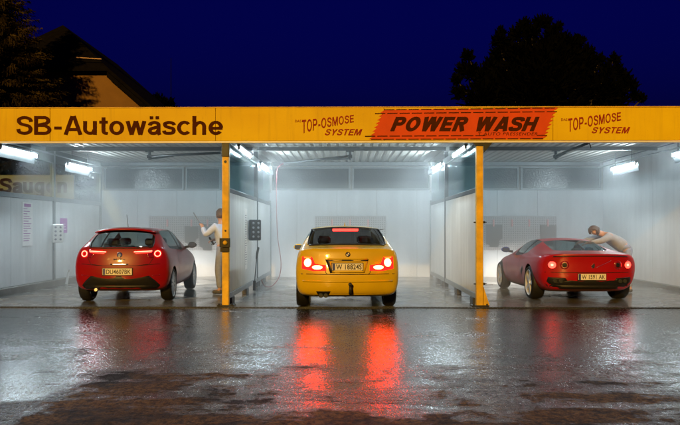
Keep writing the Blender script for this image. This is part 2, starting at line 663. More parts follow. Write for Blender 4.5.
def glyph(ch, w):
    e = w / 2
    x = .735                                   # height of the small letters
    if ch == 'S':
        return .68, [smooth_path([(.59 + e * .1, .69), (.545, .84), (.34, 1 - e), (.135, .85), (.105, .71), (.18, .59), (.34, .525), (.51, .455), (.575, .30), (.52, .15), (.34, e), (.13, .14), (.08, .31)])]
    if ch == 's':
        return .55, [smooth_path([(.47, .52), (.43, .61), (.275, x - e), (.12, .61), (.10, .53), (.15, .44), (.28, .385), (.42, .33), (.455, .22), (.41, .11), (.275, e), (.11, .10), (.065, .22)])]
    if ch == 'B':
        return .72, [[(e, 0), (e, 1)], [(w, 1 - e), (.40, 1 - e)] + arc(.40, .755, .17, .245 - e, 90, -90, 10)[1:] + [(w, .51)], [(w, .5), (.42, .5)] + arc(.42, .265, .20, .265 - e + .0, 80, -90, 10)[1:] + [(w, e)]]
    if ch == '-':
        return .40, [[(.05, .36), (.35, .36)]]
    if ch == 'A':
        return .74, [[(e * .9, 0), (.37 - .03, 1)], [(.74 - e * .9, 0), (.37 + .03, 1)], [(.18, .28), (.56, .28)]]
    if ch == 'u':
        return .61, [smooth_path([(e, x), (e, .5), (e, .26), (.13 + e * .3, .13), (.26, e), (.40, .12), (.52 - e, .27)]), [(.55 - e, 0), (.55 - e, x)]]
    if ch == 'n':
        return .61, [[(e, 0), (e, x)], smooth_path([(e + .03, .46), (.17, .585), (.30, x - e), (.42, .60), (.55 - e, .47), (.55 - e, .24), (.55 - e, 0)])]
    if ch == 'h':
        return .61, [[(e, 0), (e, 1)], smooth_path([(e + .03, .46), (.17, .585), (.30, x - e), (.42, .60), (.55 - e, .47), (.55 - e, .24), (.55 - e, 0)])]
    if ch == 't':
        return .36, [smooth_path([(.17, .93), (.17, .6), (.17, .22), (.21, .10), (.34, e * .85)]), [(.0, x - e * .8), (.34, x - e * .8)]]
    if ch == 'o':
        return .63, [arc(.30, x / 2, .30 - e, x / 2 + .012 - e, 0, 360, 24)]
    if ch == 'O':
        return .80, [arc(.38, .5, .38 - e, .515 - e, 0, 360, 28)]
    if ch == 'c':
        return .58, [arc(.30, x / 2, .30 - e, x / 2 + .012 - e, 42, 318, 20)]
    if ch == 'e':
        return .60, [arc(.295, x / 2, .295 - e, x / 2 + .012 - e, 2, 322, 22), [(w * .7, x / 2 - .02), (.59 - e * .3, x / 2 - .02)]]
    if ch == 'w':
        return .84, [[(e * .9, x), (.235, 0)], [(.235, 0), (.40, x)], [(.42, x), (.585, 0)], [(.585, 0), (.82 - e * .9, x)]]
    if ch in 'aä':
        g = [smooth_path([(.085, .50), (.13, .60), (.28, x - e), (.42, .60), (.445, .48), (.445, .28), (.45, .10), (.49, .0)]),
             smooth_path([(.44, .42), (.28, .375), (.13, .31), (.09, .20), (.14, .10), (.24, e * .9), (.37, .12), (.44, .26)])]
        if ch == 'ä':
            g += [[(.09, .91), (.225, .91)], [(.325, .91), (.46, .91)]]
        return .56, g
    if ch == 'g':
        return .61, [arc(.28, x / 2 + .01, .28 - e, x / 2 - e, 0, 360, 22), smooth_path([(.55 - e, x), (.55 - e, .3), (.55 - e, -.05), (.40, -.19), (.24, -.215), (.08, -.13)])]
    if ch == 'P':
        return .68, [[(e, 0), (e, 1)], [(w, 1 - e), (.40, 1 - e)] + arc(.40, .69, .26 - e, .31 - e, 90, -90, 10)[1:] + [(w, .38 + e)]]
    if ch == 'R':
        return .74, [[(e, 0), (e, 1)], [(w, 1 - e), (.42, 1 - e)] + arc(.42, .71, .26 - e, .29 - e, 90, -90, 10)[1:] + [(w, .42 + e)], [(.38, .46), (.70 - e, 0)]]
    if ch == 'E':
        return .64, [[(e, 0), (e, 1)], [(w, 1 - e), (.60, 1 - e)], [(w, .51), (.56, .51)], [(w, e), (.61, e)]]
    if ch == 'W':
        return 1.04, [[(e * .9, 1), (.28, 0)], [(.28, 0), (.49, 1)], [(.53, 1), (.74, 0)], [(.74, 0), (1.02 - e * .9, 1)]]
    if ch == 'H':
        return .74, [[(e, 0), (e, 1)], [(.70 - e, 0), (.70 - e, 1)], [(w, .52), (.70 - w, .52)]]
    if ch == 'T':
        return .64, [[(.31, 0), (.31, 1 - w)], [(.0, 1 - e), (.62, 1 - e)]]
    if ch == 'M':
        return .88, [[(e, 0), (e, 1)], [(.84 - e, 0), (.84 - e, 1)], [(w * .9, 1), (.42, .02)], [(.84 - w * .9, 1), (.42, .02)]]
    if ch == 'Y':
        return .70, [[(.34, 0), (.34, .45)], [(.34, .40), (e * .9, 1)], [(.34, .40), (.68 - e * .9, 1)]]
    return .34, []


def sign_word(s, w, fn, mat, parent, depth=0.006, gap=.04):
    """fn maps u (0..1 over the word) and v (0 base line, 1 cap line) to a point facing -Y"""
    adv, total = [], 0.0
    for ch in s:
        a, g = glyph(ch, w)
        adv.append((total, g))
        total += a + gap
    total -= gap
    root = bpy.data.objects.new('lettering', None)
    root.empty_display_size = .05
    COL.objects.link(root)
    root.parent = parent
    for off, strokes in adv:
        if not strokes:
            continue
        bm = bmesh.new()
        for si, st in enumerate(strokes):
            dy = Vector((0, -.0006 * si, 0))
            ra, rb = [], []
            closed = (Vector(st[0]) - Vector(st[-1])).length < 1e-4
            for i, p in enumerate(st):
                if closed:
                    a, b = st[(i - 1) % (len(st) - 1)], st[(i + 1) % (len(st) - 1)]
                else:
                    a, b = st[max(i - 1, 0)], st[min(i + 1, len(st) - 1)]
                t = (Vector(b) - Vector(a)).normalized()
                n = Vector((-t.y, t.x)) * w / 2
                for lst, sg in ((ra, 1), (rb, -1)):
                    lst.append(bm.verts.new(fn((off + p[0] + n.x * sg) / total, p[1] + n.y * sg) + dy))
            for i in range(len(st) - 1):
                bm.faces.new((ra[i], rb[i], rb[i + 1], ra[i + 1]))
        r = bmesh.ops.extrude_face_region(bm, geom=list(bm.faces))
        for g in r['geom']:
            if isinstance(g, bmesh.types.BMVert):
                g.co.y += depth
        mesh_obj('letter', bm, mat, root)
    return root


# ------------------------------------------------------------------ the place: main measures
YF = 12.22            # face of the fascia
YP = 12.30            # posts
YW = 19.85            # back wall face
XL, XR = -7.00, 7.22  # inner faces of the side walls
XA, XB = -2.12, 2.31  # partitions
ZC = 3.24             # ceiling
ZRAIL = 2.01

# ground, forecourt, bay floor, drain
bm = bmesh.new()
span(bm, (-220, -60, -0.40), (220, 400, -0.20))
tag(mesh_obj('ground', bm, M['soil']), kind='structure')


def sheet(name, x0, x1, y0, y1, z, mat, nx, ny, amp, seed):
    bm = bmesh.new()
    g = []
    for j in range(ny + 1):
        row = []
        for i in range(nx + 1):
            x = x0 + (x1 - x0) * i / nx
            y = y0 + (y1 - y0) * j / ny
            h = amp * mnoise.fractal(Vector((x * 0.55 + seed, y * 0.9, 0)), 0.9, 2.0, 3)
            row.append(bm.verts.new((x, y, z + h)))
        g.append(row)
    for j in range(ny):
        for i in range(nx):
            bm.faces.new((g[j][i], g[j][i + 1], g[j + 1][i + 1], g[j + 1][i]))
    return mesh_obj(name, bm, mat, None, True)


tag(sheet('forecourt', -30, 30, -12, 11.98, -0.004, M['asphalt'], 240, 140, 0.006, 3), kind='structure')
tag(sheet('bay_floor', -7.3, 7.5, 12.10, 20.2, 0.0, M['concrete'], 60, 40, 0.003, 9), kind='structure')
bm = bmesh.new()
span(bm, (-30, 11.9, -0.19), (30, 12.2, -0.10))
tag(mesh_obj('drain_bed', bm, M['black_rubber']), kind='structure')
bm = bmesh.new()
for x in (11.975, 12.095):
    span(bm, (-7.3, x - 0.012, -0.095), (7.5, x + 0.012, 0.006))
k = -7.28
while k < 7.48:
    span(bm, (k, 11.99, -0.03), (k + 0.018, 12.08, 0.001))
    k += 0.06
tag(mesh_obj('drain_grate', bm, M['dark_steel']), 'dark steel drain grate across the front of the wash bays', 'drain', kind='stuff')

# ------------------------------------------------------------------ car wash building
B = thing('car_wash_building', (0, YP, 0), 'white three-bay self-service car wash under a yellow fascia board', 'building')
B.location = (0, 0, 0)

# fascia panels between seams
ZF0, ZF1 = 2.893, 3.487
seams = [-7.25] + [PX(p, YF) for p in (50, 215.5, 384, 553)] + [7.45]
for a, b in zip(seams, seams[1:]):
    bm = bmesh.new()
    span(bm, (a + 0.003, YF, ZF0), (b - 0.003, YF + 0.06, ZF1 - .02), 0.004)
    mesh_obj('fascia_panel', bm, M['yellow_paint'], B)
bm = bmesh.new()
span(bm, (-7.27, YF - 0.012, ZF1 - .018), (7.47, YF + 0.25, ZF1 - .002), 0.003)
mesh_obj('fascia_cap', bm, M['post_yellow'], B)
bm = bmesh.new()
span(bm, (-7.25, YF + 0.062, ZF0 + 0.01), (7.45, YF + 0.16, ZF1 - 0.005))
mesh_obj('fascia_frame', bm, M['dark_steel'], B)
bm = bmesh.new()
span(bm, (-7.25, YF + 0.005, ZF0 - 0.035), (7.45, YF + 0.10, ZF0 - 0.003), 0.004)
mesh_obj('fascia_trim', bm, M['white_plastic'], B)

YL = YF - 0.008


def rect(px0, px1, py_base, py_top, shear=0.0, Y=YL):
    def fn(u, v):
        return P(px0 + (px1 - px0) * u + shear * (v - 0.5), py_base + (py_top - py_base) * v, Y)
    return fn


def warp(px0, px1, b0, b1, t0, t1, Y=YL):
    def fn(u, v):
        e = max(u, 0.0) ** 0.8
        lo = b0 + (b1 - b0) * e
        hi = t0 + (t1 - t0) * u
        return P(px0 + (px1 - px0) * u, lo + (hi - lo) * v, Y)
    return fn


sign_word('SB-Autowäsche', .155, rect(16.2, 223.3, 134.7, 116.0), M['letter_brown'], B)
for dx, x0, x1, b0, b1, t0, t1, s0, s1, sb, st in (
        (0, 302.0, 354.0, 133.8, 122.0, 120.0, 114.8, 325.5, 361.5, 135.2, 129.0),
        (1, 568.2, 621.2, 132.6, 120.2, 118.6, 112.0, 592.5, 629.5, 133.2, 127.0)):
    sign_word('TOP-OSMOSE', .15, warp(x0, x1, b0, b1, t0, t1), M['letter_red'], B, .006, .10)
    sign_word('SYSTEM', .17, rect(s0, s1, sb, st, 2.4), M['letter_red'], B, .006, .10)
    lettering('lettering', 'DAS', rect(x0 - 7.0, x0 - 0.8, t0 + 2.2, t0 - 0.2), M['letter_red'], B, 0.0)
# red banner with torn ends
bm = bmesh.new()


def banner_piece(pp):
    w = [P(x, y, YF - 0.004) for x, y in pp]
    prism_y(bm, [(p.x, p.z) for p in w], YF - 0.0045, YF - 0.0015)


banner_piece([(384.5, 109.8), (555.3, 107.3), (542.5, 139.4), (371.5, 140.0)])
for i in range(8):
    a, b = (i + .06) / 8, (i + .86) / 8
    ya, yb_ = 109.8 + 30.2 * a, 109.8 + 30.2 * b
    banner_piece([(384.4 - 13 * a, ya), (384.4 - 13 * b, yb_), (384.4 - 13 * b - 2.6, yb_ - .4)])
    ya, yb_ = 107.3 + 32.1 * a, 107.3 + 32.1 * b
    banner_piece([(555.4 - 12.8 * a, ya), (555.4 - 12.8 * a + 3.0, ya + .4), (555.4 - 12.8 * b, yb_)])
banner = mesh_obj('banner', bm, M['banner_red'], B)
banner['label'] = 'red banner with torn ends behind the POWER WASH lettering'
sign_word('POWER WASH', .235, rect(393, 537.5, 131.2, 116.8, 6.0), M['letter_brown'], B, .006, .06)
subt = lettering('lettering', 'T AUTO PRESSENDER', rect(478, 538, 135.4, 132.4, 0.8), M['letter_brown'], B, 0.0, 1.1)


subt['kind'] = 'stuff'


def dashes(y_l, y_r, x0, x1, n, skip=None):
    bm = bmesh.new()
    L = (x1 - x0) / n
    for i in range(n):
        a, b = x0 + L * i, x0 + L * (i + 0.84)
        if skip and a > skip[0] and b < skip[1]:
            continue
        pa = P(a, y_l + (y_r - y_l) * (a - 371) / 186, YL)
        pb = P(b, y_l + (y_r - y_l) * (b - 371) / 186, YL)
        prism_y(bm, [(pa.x, pa.z - 0.008), (pb.x, pb.z - 0.008), (pb.x, pb.z + 0.008), (pa.x, pa.z + 0.008)], YL, YL + 0.003)
    o = mesh_obj('dash_line', bm, M['letter_brown'], B)
    o['kind'] = 'stuff'


dashes(109.9, 108.0, 384, 557, 14)
dashes(113.6, 111.6, 375, 559, 15)
dashes(136.2, 135.2, 365, 549, 15, (476, 540))
dashes(139.3, 138.5, 371, 545, 14)

# roof, corrugated ceiling, beams
bm = bmesh.new()
span(bm, (-7.2, YF + 0.17, ZC + 0.06), (7.42, 20.2, ZC + 0.16))
mesh_obj('roof', bm, M['roof_dark'], B)
bm = bmesh.new()
prof = []
x = -7.0
while x < 7.22:
    prof += [(x, 0.0), (x + 0.09, 0.0), (x + 0.11, 0.022), (x + 0.17, 0.022)]
    x += 0.19
rows = []
for yv in (YF + 0.17, 16.0, YW + 0.02):
    rows.append([bm.verts.new((px_, yv, ZC + pz_)) for px_, pz_ in prof])
for a, b in zip(rows, rows[1:]):
    for i in range(len(prof) - 1):
        bm.faces.new((a[i], b[i], b[i + 1], a[i + 1]))
mesh_obj('corrugated_ceiling', bm, M['ceil'], B)
for a, b in ((XL + 0.05, XA - 0.04), (XA + 0.04, XB - 0.04), (XB + 0.04, XR - 0.12)):
    bm = bmesh.new()
    span(bm, (a, 16.06, ZC - 0.085), (b, 16.14, ZC - 0.002), 0.006)
    mesh_obj('cross_beam', bm, M['dark_steel'], B)
    bm = bmesh.new()
    span(bm, (a, YW - 0.16, ZC - 0.10), (b, YW - 0.03, ZC - 0.002), 0.006)
    mesh_obj('cornice', bm, M['alu'], B)

# back wall of upright panels below a strip of windows
bounds = [XL - 0.1]
while bounds[-1] < XR - 1.0:
    bounds.append(bounds[-1] + 1.135)
bounds[-1] = XR + 0.1
for a, b in zip(bounds, bounds[1:]):
    bm = bmesh.new()
    span(bm, (a + 0.004, YW, 0.0), (b - 0.004, YW + 0.10, 2.455), 0.004)
    mesh_obj('wall_panel', bm, M['panel_back'], B)
bm = bmesh.new()
span(bm, (XL - 0.1, YW + 0.03, 0.0), (XR + 0.1, YW + 0.12, ZC + 0.06))
mesh_obj('back_wall', bm, M['ceil'], B)
ZW0, ZW1 = 2.46, 3.115


def window(x0, x1):
    bm = bmesh.new()
    fr = 0.045
    span(bm, (x0, YW - 0.035, ZW0), (x1, YW + 0.03, ZW0 + fr), 0.004)
    span(bm, (x0, YW - 0.035, ZW1 - fr), (x1, YW + 0.03, ZW1), 0.004)
    span(bm, (x0, YW - 0.033, ZW0 + fr), (x0 + fr, YW + 0.03, ZW1 - fr), 0.004)
    span(bm, (x1 - fr, YW - 0.033, ZW0 + fr), (x1, YW + 0.03, ZW1 - fr), 0.004)
    w_ = mesh_obj('window', bm, M['alu'], B)
    bm = bmesh.new()
    span(bm, (x0 + fr, YW + 0.004, ZW0 + fr), (x1 - fr, YW + 0.014, ZW1 - fr))
    mesh_obj('pane', bm, M['window'], w_)


for a, b in ((104, 184), (186, 221), (273, 350.2), (352.4, 430), (478, 518.6), (520.6, 601)):
    window(PX(a, YW), PX(b, YW))
for px_ in (268, 433.5):
    bm = bmesh.new()
    c = PX(px_, YW)
    span(bm, (c - 0.12, YW - 0.22, 2.40), (c + 0.12, YW - 0.002, ZC - 0.11), 0.006)
    mesh_obj('pilaster', bm, M['white_plastic'], B)

# side walls
ys = [12.36, 14.5, 16.62, 18.3, YW - 0.02]
for a, b in zip(ys, ys[1:]):
    bm = bmesh.new()
    span(bm, (XL - 0.06, a + 0.004, 0.155), (XL, b - 0.004, ZRAIL), 0.004)
    mesh_obj('side_panel', bm, M['panel_side'], B)
    bm = bmesh.new()
    span(bm, (XR, a + 0.004, 0.105), (XR + 0.06, b - 0.004, ZC - 0.003), 0.004)
    mesh_obj('side_panel', bm, M['panel_side'], B)
for x0, x1, h in ((XL - 0.10, XL + 0.09, 0.15), (XR - 0.05, XR + 0.1, 0.10)):
    bm = bmesh.new()
    span(bm, (x0, 12.34, -0.05), (x1, YW - 0.01, h), 0.012)
    mesh_obj('kerb', bm, M['kerb'], B)
bm = bmesh.new()
span(bm, (XL - 0.07, 12.36, ZRAIL + 0.002), (XL + 0.03, YW - 0.02, ZRAIL + 0.105), 0.006)
mesh_obj('rail', bm, M['alu'], B)
bm = bmesh.new()
span(bm, (XL - 0.08, 12.36, 2.93), (XL + 0.03, YW - 0.02, ZC - 0.004), 0.006)
mesh_obj('rail', bm, M['dark_steel'], B)
for yv in (12.34, 16.62, YW - 0.08):
    bm = bmesh.new()
    span(bm, (XL - 0.065, yv - 0.045, 0.152), (XL + 0.035, yv + 0.045, ZC - 0.008), 0.004)
    mesh_obj('wall_post', bm, M['alu'], B)
for a, b in ((12.39, 16.57), (16.67, YW - 0.13)):
    bm = bmesh.new()
    span(bm, (XL - 0.02, a, ZRAIL + 0.106), (XL - 0.012, b, 2.929))
    mesh_obj('pane', bm, M['pane_glass'], B)

# yellow front posts
for i, (xp, flare) in enumerate(((XA - 0.01, 0), (XB + 0.01, 1))):
    bm = bmesh.new()
    span(bm, (xp - 0.060, YP - 0.06, 0.0), (xp + 0.060, YP + 0.06, 2.62 if not flare else 2.80), 0.010)
    post = mesh_obj('post', bm, M['post_yellow'], B)
    post['label'] = 'yellow steel front post'
    bm = bmesh.new()
    span(bm, (xp - 0.068, YP - 0.063, 2.621 if not flare else 2.801), (xp + 0.068, YP + 0.063, ZC - 0.01), 0.006)
    mesh_obj('post_head', bm, M['dark_steel'], post)
    bm = bmesh.new()
    span(bm, (xp - 0.14, YP - 0.10, 0.001), (xp + 0.16, YP + 0.12, 0.02), 0.004)
    for sx in (-0.11, 0.12):
        lathe(bm, [(0.02, 0.016), (0.045, 0.016), (0.05, 0.0)], 8, 'Z', (xp + sx, YP - 0.08, 0))
    mesh_obj('base_plate', bm, M['dark_steel'], post)
    if flare:
        bm = bmesh.new()
        prism_y(bm, [(xp + 0.066, 0.02), (xp + 0.17, 0.02), (xp + 0.066, 0.34)], YP - 0.05, YP + 0.05)
        mesh_obj('foot_gusset', bm, M['post_yellow'], post)
        bm = bmesh.new()
        prism_y(bm, [(xp + 0.069, 2.68), (xp + 0.22, 2.86), (xp - 0.12, 2.86), (xp - 0.069, 2.80), (xp + 0.069, 2.802)], YP - 0.066, YP + 0.066)
        mesh_obj('head_bracket', bm, M['dark_steel'], post)
        for z in (1.47, 0.39):
            bm = bmesh.new()
            lathe(bm, [(0.064, 0.02), (0.10, 0.02), (0.11, 0.008), (0.13, 0.008)], 8, 'X', (xp, YP, z))
            lathe(bm, [(-0.10, 0.012), (-0.064, 0.018)], 8, 'X', (xp, YP, z))
            mesh_obj('bolt', bm, M['dark_steel'], post)
    else:
        bm = bmesh.new()
        span(bm, (xp - 0.10, YP - 0.085, 1.03), (xp + 0.085, YP - 0.062, 1.19), 0.004)
        span(bm, (xp - 0.085, YP - 0.10, 0.95), (xp + 0.075, YP - 0.064, 1.028), 0.006)
        mesh_obj('clamp', bm, M['black_plastic'], post)
        bm = bmesh.new()
        lathe(bm, [(-0.135, 0.012), (-0.12, 0.035), (-0.087, 0.040)], 12, 'Y', (xp, YP, 1.11))
        mesh_obj('knob', bm, M['post_yellow'], post)
        bm = bmesh.new()
        lathe(bm, [(-0.085, 0.02), (-0.062, 0.026)], 10, 'Y', (xp, YP, 2.53))
        lathe(bm, [(-0.085, 0.012), (-0.062, 0.018)], 10, 'Y', (xp, YP, 1.32))
        mesh_obj('bolt', bm, M['dark_steel'], post)

# ------------------------------------------------------------------ partitions
YE = 19.2


def partition(xc, lab):
    t = thing('partition_wall', (xc, YP, 0), lab, 'partition', 'partitions between the wash bays')
    L = YE - YP
    y0 = 0.09
    ym = 16.3 - YP
    for a, b in ((y0, ym - 0.035), (ym + 0.035, L - 0.08)):
        bm = bmesh.new()
        span(bm, (-0.025, a, 0.215), (0.025, b, ZRAIL - 0.01), 0.003)
        mesh_obj('lower_panel', bm, M['panel_side'], t)
        bm = bmesh.new()
        span(bm, (-0.004, a, ZRAIL + 0.072), (0.004, b, 2.86))
        mesh_obj('pane', bm, M['pane_glass'], t)
    for yv, top in ((ym, ZC - 0.09), (L - 0.04, ZRAIL + 0.13)):
        bm = bmesh.new()
        span(bm, (-0.045, yv - 0.045, 0.0), (0.045, yv + 0.045, top), 0.005)
        mesh_obj('upright', bm, M['dark_steel'] if top > 2.5 else M['alu'], t)
    bm = bmesh.new()
    span(bm, (-0.035, y0, ZRAIL - 0.008), (0.035, ym - 0.047, ZRAIL + 0.07), 0.005)
    span(bm, (-0.035, ym + 0.047, ZRAIL - 0.008), (0.035, L - 0.087, ZRAIL + 0.07), 0.005)
    mesh_obj('rail', bm, M['dark_steel'], t)
    bm = bmesh.new()
    span(bm, (-0.04, y0, 0.12), (0.04, ym - 0.047, 0.214), 0.005)
    span(bm, (-0.04, ym + 0.047, 0.12), (0.04, L - 0.087, 0.214), 0.005)
    mesh_obj('base_rail', bm, M['alu'], t)
    bm = bmesh.new()
    span(bm, (-0.05, y0, 2.862), (0.05, YW - YP - 0.25, 2.99), 0.006)
    mesh_obj('head_beam', bm, M['dark_steel'], t)
    for yv in (0.45, 2.3, ym + 0.5, 5.4):
        bm = bmesh.new()
        span(bm, (-0.05, yv - 0.16, 0.0), (0.05, yv + 0.16, 0.119), 0.008)
        mesh_obj('foot', bm, M['steel_foot'], t)
    return t


partition(XA, 'partition wall with the dark control box, left of the yellow car')
partition(XB, 'partition wall between the yellow car and the red sports car')


# ------------------------------------------------------------------ fluorescent lamps
def lamp(x, y0, z, lab, brk, y1=None):
    L = 1.5
    t = thing('fluorescent_lamp', (x, y0, z), lab, 'lamp', 'fluorescent tubes along the wash bays')
    bm = bmesh.new()
    span(bm, (-0.034, -0.02, 0.042), (0.034, L + 0.02, 0.085), 0.006)
    mesh_obj('housing', bm, M['alu'], t)
    bm = bmesh.new()
    lathe(bm, [(0.03, 0.019), (L - 0.03, 0.019)], 10, 'Y', (0, 0, 0))
    mesh_obj('tube', bm, M['tube'], t, True)
    if brk == 0:
        sgn = 1 if x > 0 else -1
        bm = bmesh.new()
        prism_y(bm, [(sgn * .029, .08), (sgn * .033, .08), (sgn * .062, -.15), (sgn * .058, -.15)], -.02, L + .02)
        mesh_obj('reflector_or_shield', bm, M['dark_steel'], t)  # dark plate added to keep the tube's light off the side wall
    for yv in (0.0, L - 0.028):
        bm = bmesh.new()
        span(bm, (-0.022, yv, -0.025), (0.022, yv + 0.026, 0.044), 0.004)
        mesh_obj('socket', bm, M['white_plastic'], t)
    for yv in (0.25, L - 0.25):
        bm = bmesh.new()
        if brk == 0:
            tube(bm, [(0, yv, 0.085), (0, yv, ZC - z)], 0.008, 6)
        else:
            span(bm, (min(0, brk), yv - 0.02, 0.087), (max(0, brk), yv + 0.02, 0.105))
        mesh_obj('bracket', bm, M['dark_steel'], t)
    return t


for yv, w_ in ((12.90, 'front'), (16.2, 'rear')):
    lamp(PX(19.6 if w_ == 'front' else 80, yv + 0.75), yv, 2.85, f'lit fluorescent tube hung along the left wall, {w_} of the two there', 0)
    lamp(XA + 0.11, yv + .1, 2.85, f'lit fluorescent tube on the partition left of the yellow car, {w_} of the two', -0.08)
    lamp(XB - 0.11, yv + .1, 2.85, f'lit fluorescent tube on the partition right of the yellow car, {w_} of the two', 0.08)
    lamp(6.66, yv, 2.85, f'lit fluorescent tube hung along the right wall, {w_} of the two there', 0)
for x, lab in ((-6.42, 'thin grey conduit linking the lamps along the left wall'), (6.66, 'thin grey conduit linking the lamps along the right wall')):
    bm = bmesh.new()
    tube(bm, [(x, 12.6, 2.985), (x, 18.6, 2.985)], 0.018, 6)
    tag(mesh_obj('conduit', bm, M['alu']), lab, 'conduit')


# ------------------------------------------------------------------ hose booms
def boom(piv, end, hose_pts, lab, hose_mat):
    t = thing('hose_boom', (piv[0], piv[1], ZC - 0.09), lab, 'hose boom', 'swivel hose booms under the ceiling')
    o = Vector(t.location)
    bm = bmesh.new()
    span(bm, (-0.09, -0.05, -0.02), (0.09, 0.05, 0.003), 0.004)
    lathe(bm, [(-0.20, 0.03), (-0.02, 0.04)], 12, 'Z')
    span(bm, (-0.05, -0.045, -0.17), (0.05, 0.045, -0.09), 0.008)
    mesh_obj('swivel', bm, M['dark_steel'], t)
    e = Vector(end) - o
    bm = bmesh.new()
    d = Vector((e.x, e.y, 0)).normalized()
    st = Vector((0, 0, -0.12))
    tube(bm, [st, e], 0.028, 8)
    mesh_obj('arm', bm, M['dark_steel'], t, True)
    bm = bmesh.new()
    tube(bm, [st + d * 0.02 + Vector((0, 0, -0.06)), st + (e - st) * 0.35 + Vector((0, 0, -0.02))], 0.018, 8)
    mesh_obj('stay', bm, M['dark_steel'], t)
    if hose_pts:
        pts = [e] + [Vector(p) - o for p in hose_pts]
        # smooth the hose
        sm = []
        for i in range(len(pts) - 1):
            p0, p1, p2, p3 = pts[max(i - 1, 0)], pts[i], pts[i + 1], pts[min(i + 2, len(pts) - 1)]
            for k in range(6):
                q = k / 6
                sm.append(0.5 * ((2 * p1) + (p2 - p0) * q + (2 * p0 - 5 * p1 + 4 * p2 - p3) * q * q + (3 * p1 - p0 - 3 * p2 + p3) * q ** 3))
        sm.append(pts[-1])
        bm = bmesh.new()
        tube(bm, sm, 0.011, 6)
        mesh_obj('hose', bm, hose_mat, t, True)
    return t


Yh = 17.7
h = [P(279.5, 166, Yh), P(277, 172, Yh), P(276.5, 200, Yh), P(277.5, 235, 17.5), P(281, 262, 17.0), P(279, 277, 16.6), P(272, 286, 16.2), P(265, 286, 15.7), P(261.5, 280, 15.35)]
boom((0.07, 16.1), P(284, 163.3, Yh), h, 'hose boom over the yellow car with a long pink hose hanging', M['hose_pink'])
boom((-4.56, 16.1), (-2.78, 15.3, 3.02), [(-2.66, 15.25, 2.95), (-2.62, 15.25, 2.7), (-2.64, 15.3, 1.8), (-2.8, 15.25, 1.15), (-2.92, 15.05, 1.02)], 'hose boom over the red hatchback swung to the right', M['black_rubber'])
boom((4.79, 16.1), (4.68, 13.6, 3.02), [(4.67, 13.5, 2.97), (4.66, 13.42, 2.9)], 'hose boom over the red sports car swung to the front', M['black_rubber'])

# lance standing in its holder
t = thing('wash_lance', (XA + 0.13, 15.0, 0), 'black pressure washer lance standing in a holder by the partition', 'lance')
bm = bmesh.new()
tube(bm, [(0, 0, 0.03), (0.004, 0.03, 0.24)], 0.032, 8)
mesh_obj('holder', bm, M['black_plastic'], t)
bm = bmesh.new()
tube(bm, [(0.004, 0.03, 0.22), (0.03, 0.16, 0.72)], 0.011, 8)
mesh_obj('barrel', bm, M['black_rubber'], t)
bm = bmesh.new()
tube(bm, [(0.03, 0.16, 0.70), (0.036, 0.20, 0.82), (0.06, 0.25, 0.95)], [0.022, 0.028, 0.024], 8)
mesh_obj('grip', bm, M['black_plastic'], t)
t = thing('lance_holder', (XL + 0.16, 17.0, 0), 'pale slanted lance holder on the floor by the left wall post', 'lance holder')
bm = bmesh.new()
tube(bm, [(0, 0, 0.01), (0.05, 0, 0.30)], [0.034, 0.03], 8)
mesh_obj('tube', bm, M['white_plastic'], t)
bm = bmesh.new()
tube(bm, [(0.05, 0, 0.30), (0.062, 0, 0.37)], 0.018, 8)
mesh_obj('nozzle', bm, M['chrome'], t)


# control boxes
def control_box(loc, rz, body, lab, knobs):
    t = thing('control_box', loc, lab, 'control box', None, rz)
    bm = bmesh.new()
    span(bm, (-0.125, -0.06, -0.22), (0.125, 0.06, 0.22), 0.02)
    mesh_obj('case', bm, body, t)
    for i in range(2):
        for j in range(4):
            bm = bmesh.new()
            lathe(bm, [(-0.075, 0.016), (-0.07, 0.024), (-0.058, 0.026)], 10, 'Y', (-0.055 + 0.11 * i, 0, 0.145 - 0.095 * j))
            mesh_obj('button', bm, knobs, t)
    bm = bmesh.new()
    span(bm, (-0.02, 0.061, -0.06), (0.02, 0.18, 0.06))
    mesh_obj('bracket', bm, M['dark_steel'], t)
    return t


control_box((XA + 0.17, 14.8, 1.33), math.radians(28), M['black_plastic'], 'dark control box with pale buttons on the partition', M['alu'])
control_box((XL + 0.17, 16.45, 1.25), math.radians(35), M['white_plastic'], 'white control box with buttons on the left wall', M['print_grey'])


def notice(loc, w_, hgt, lines, lab, mat_bar, header, face=1, mat_bg=None):
    """sheet lying against a side wall, facing +X (face=1)"""
    t = thing('notice_sheet', loc, lab, 'notice')
    bm = bmesh.new()
    span(bm, (0, -w_ / 2, -hgt / 2), (0.006 * face, w_ / 2, hgt / 2))
    mesh_obj('sheet', bm, mat_bg or M['paper'], t)
    bm = bmesh.new()
    rnd = random.Random(len(lab))
    if header:
        span(bm, (0.0062 * face, -w_ * 0.32, hgt / 2 - 0.10), (0.0075 * face, w_ * 0.32, hgt / 2 - 0.03))
    for i in range(lines):
        z = hgt / 2 - 0.15 - (hgt - 0.2) * i / lines
        span(bm, (0.0062 * face, -w_ * 0.38, z), (0.0075 * face, -w_ * 0.38 + w_ * rnd.uniform(0.35, 0.76), z + 0.014))
    o = mesh_obj('print', bm, mat_bar, t)
    o['kind'] = 'stuff'
    return t


notice((XL + 0.003, 15.25, 1.46), 0.50, 0.95, 14, 'tall white price sheet with purple print on the left wall', M['print_purple'], True)
notice((XL + 0.05, 17.1, 1.44), 0.42, 0.36, 5, 'small purple notice beside the white control box', M['paper'], False, 1, M['print_purple'])
notice((XA + 0.0275, 14.45, 1.15), 0.34, 1.25, 22, 'narrow washed-out notice on the partition by the dark control box', M['print_grey'], False)


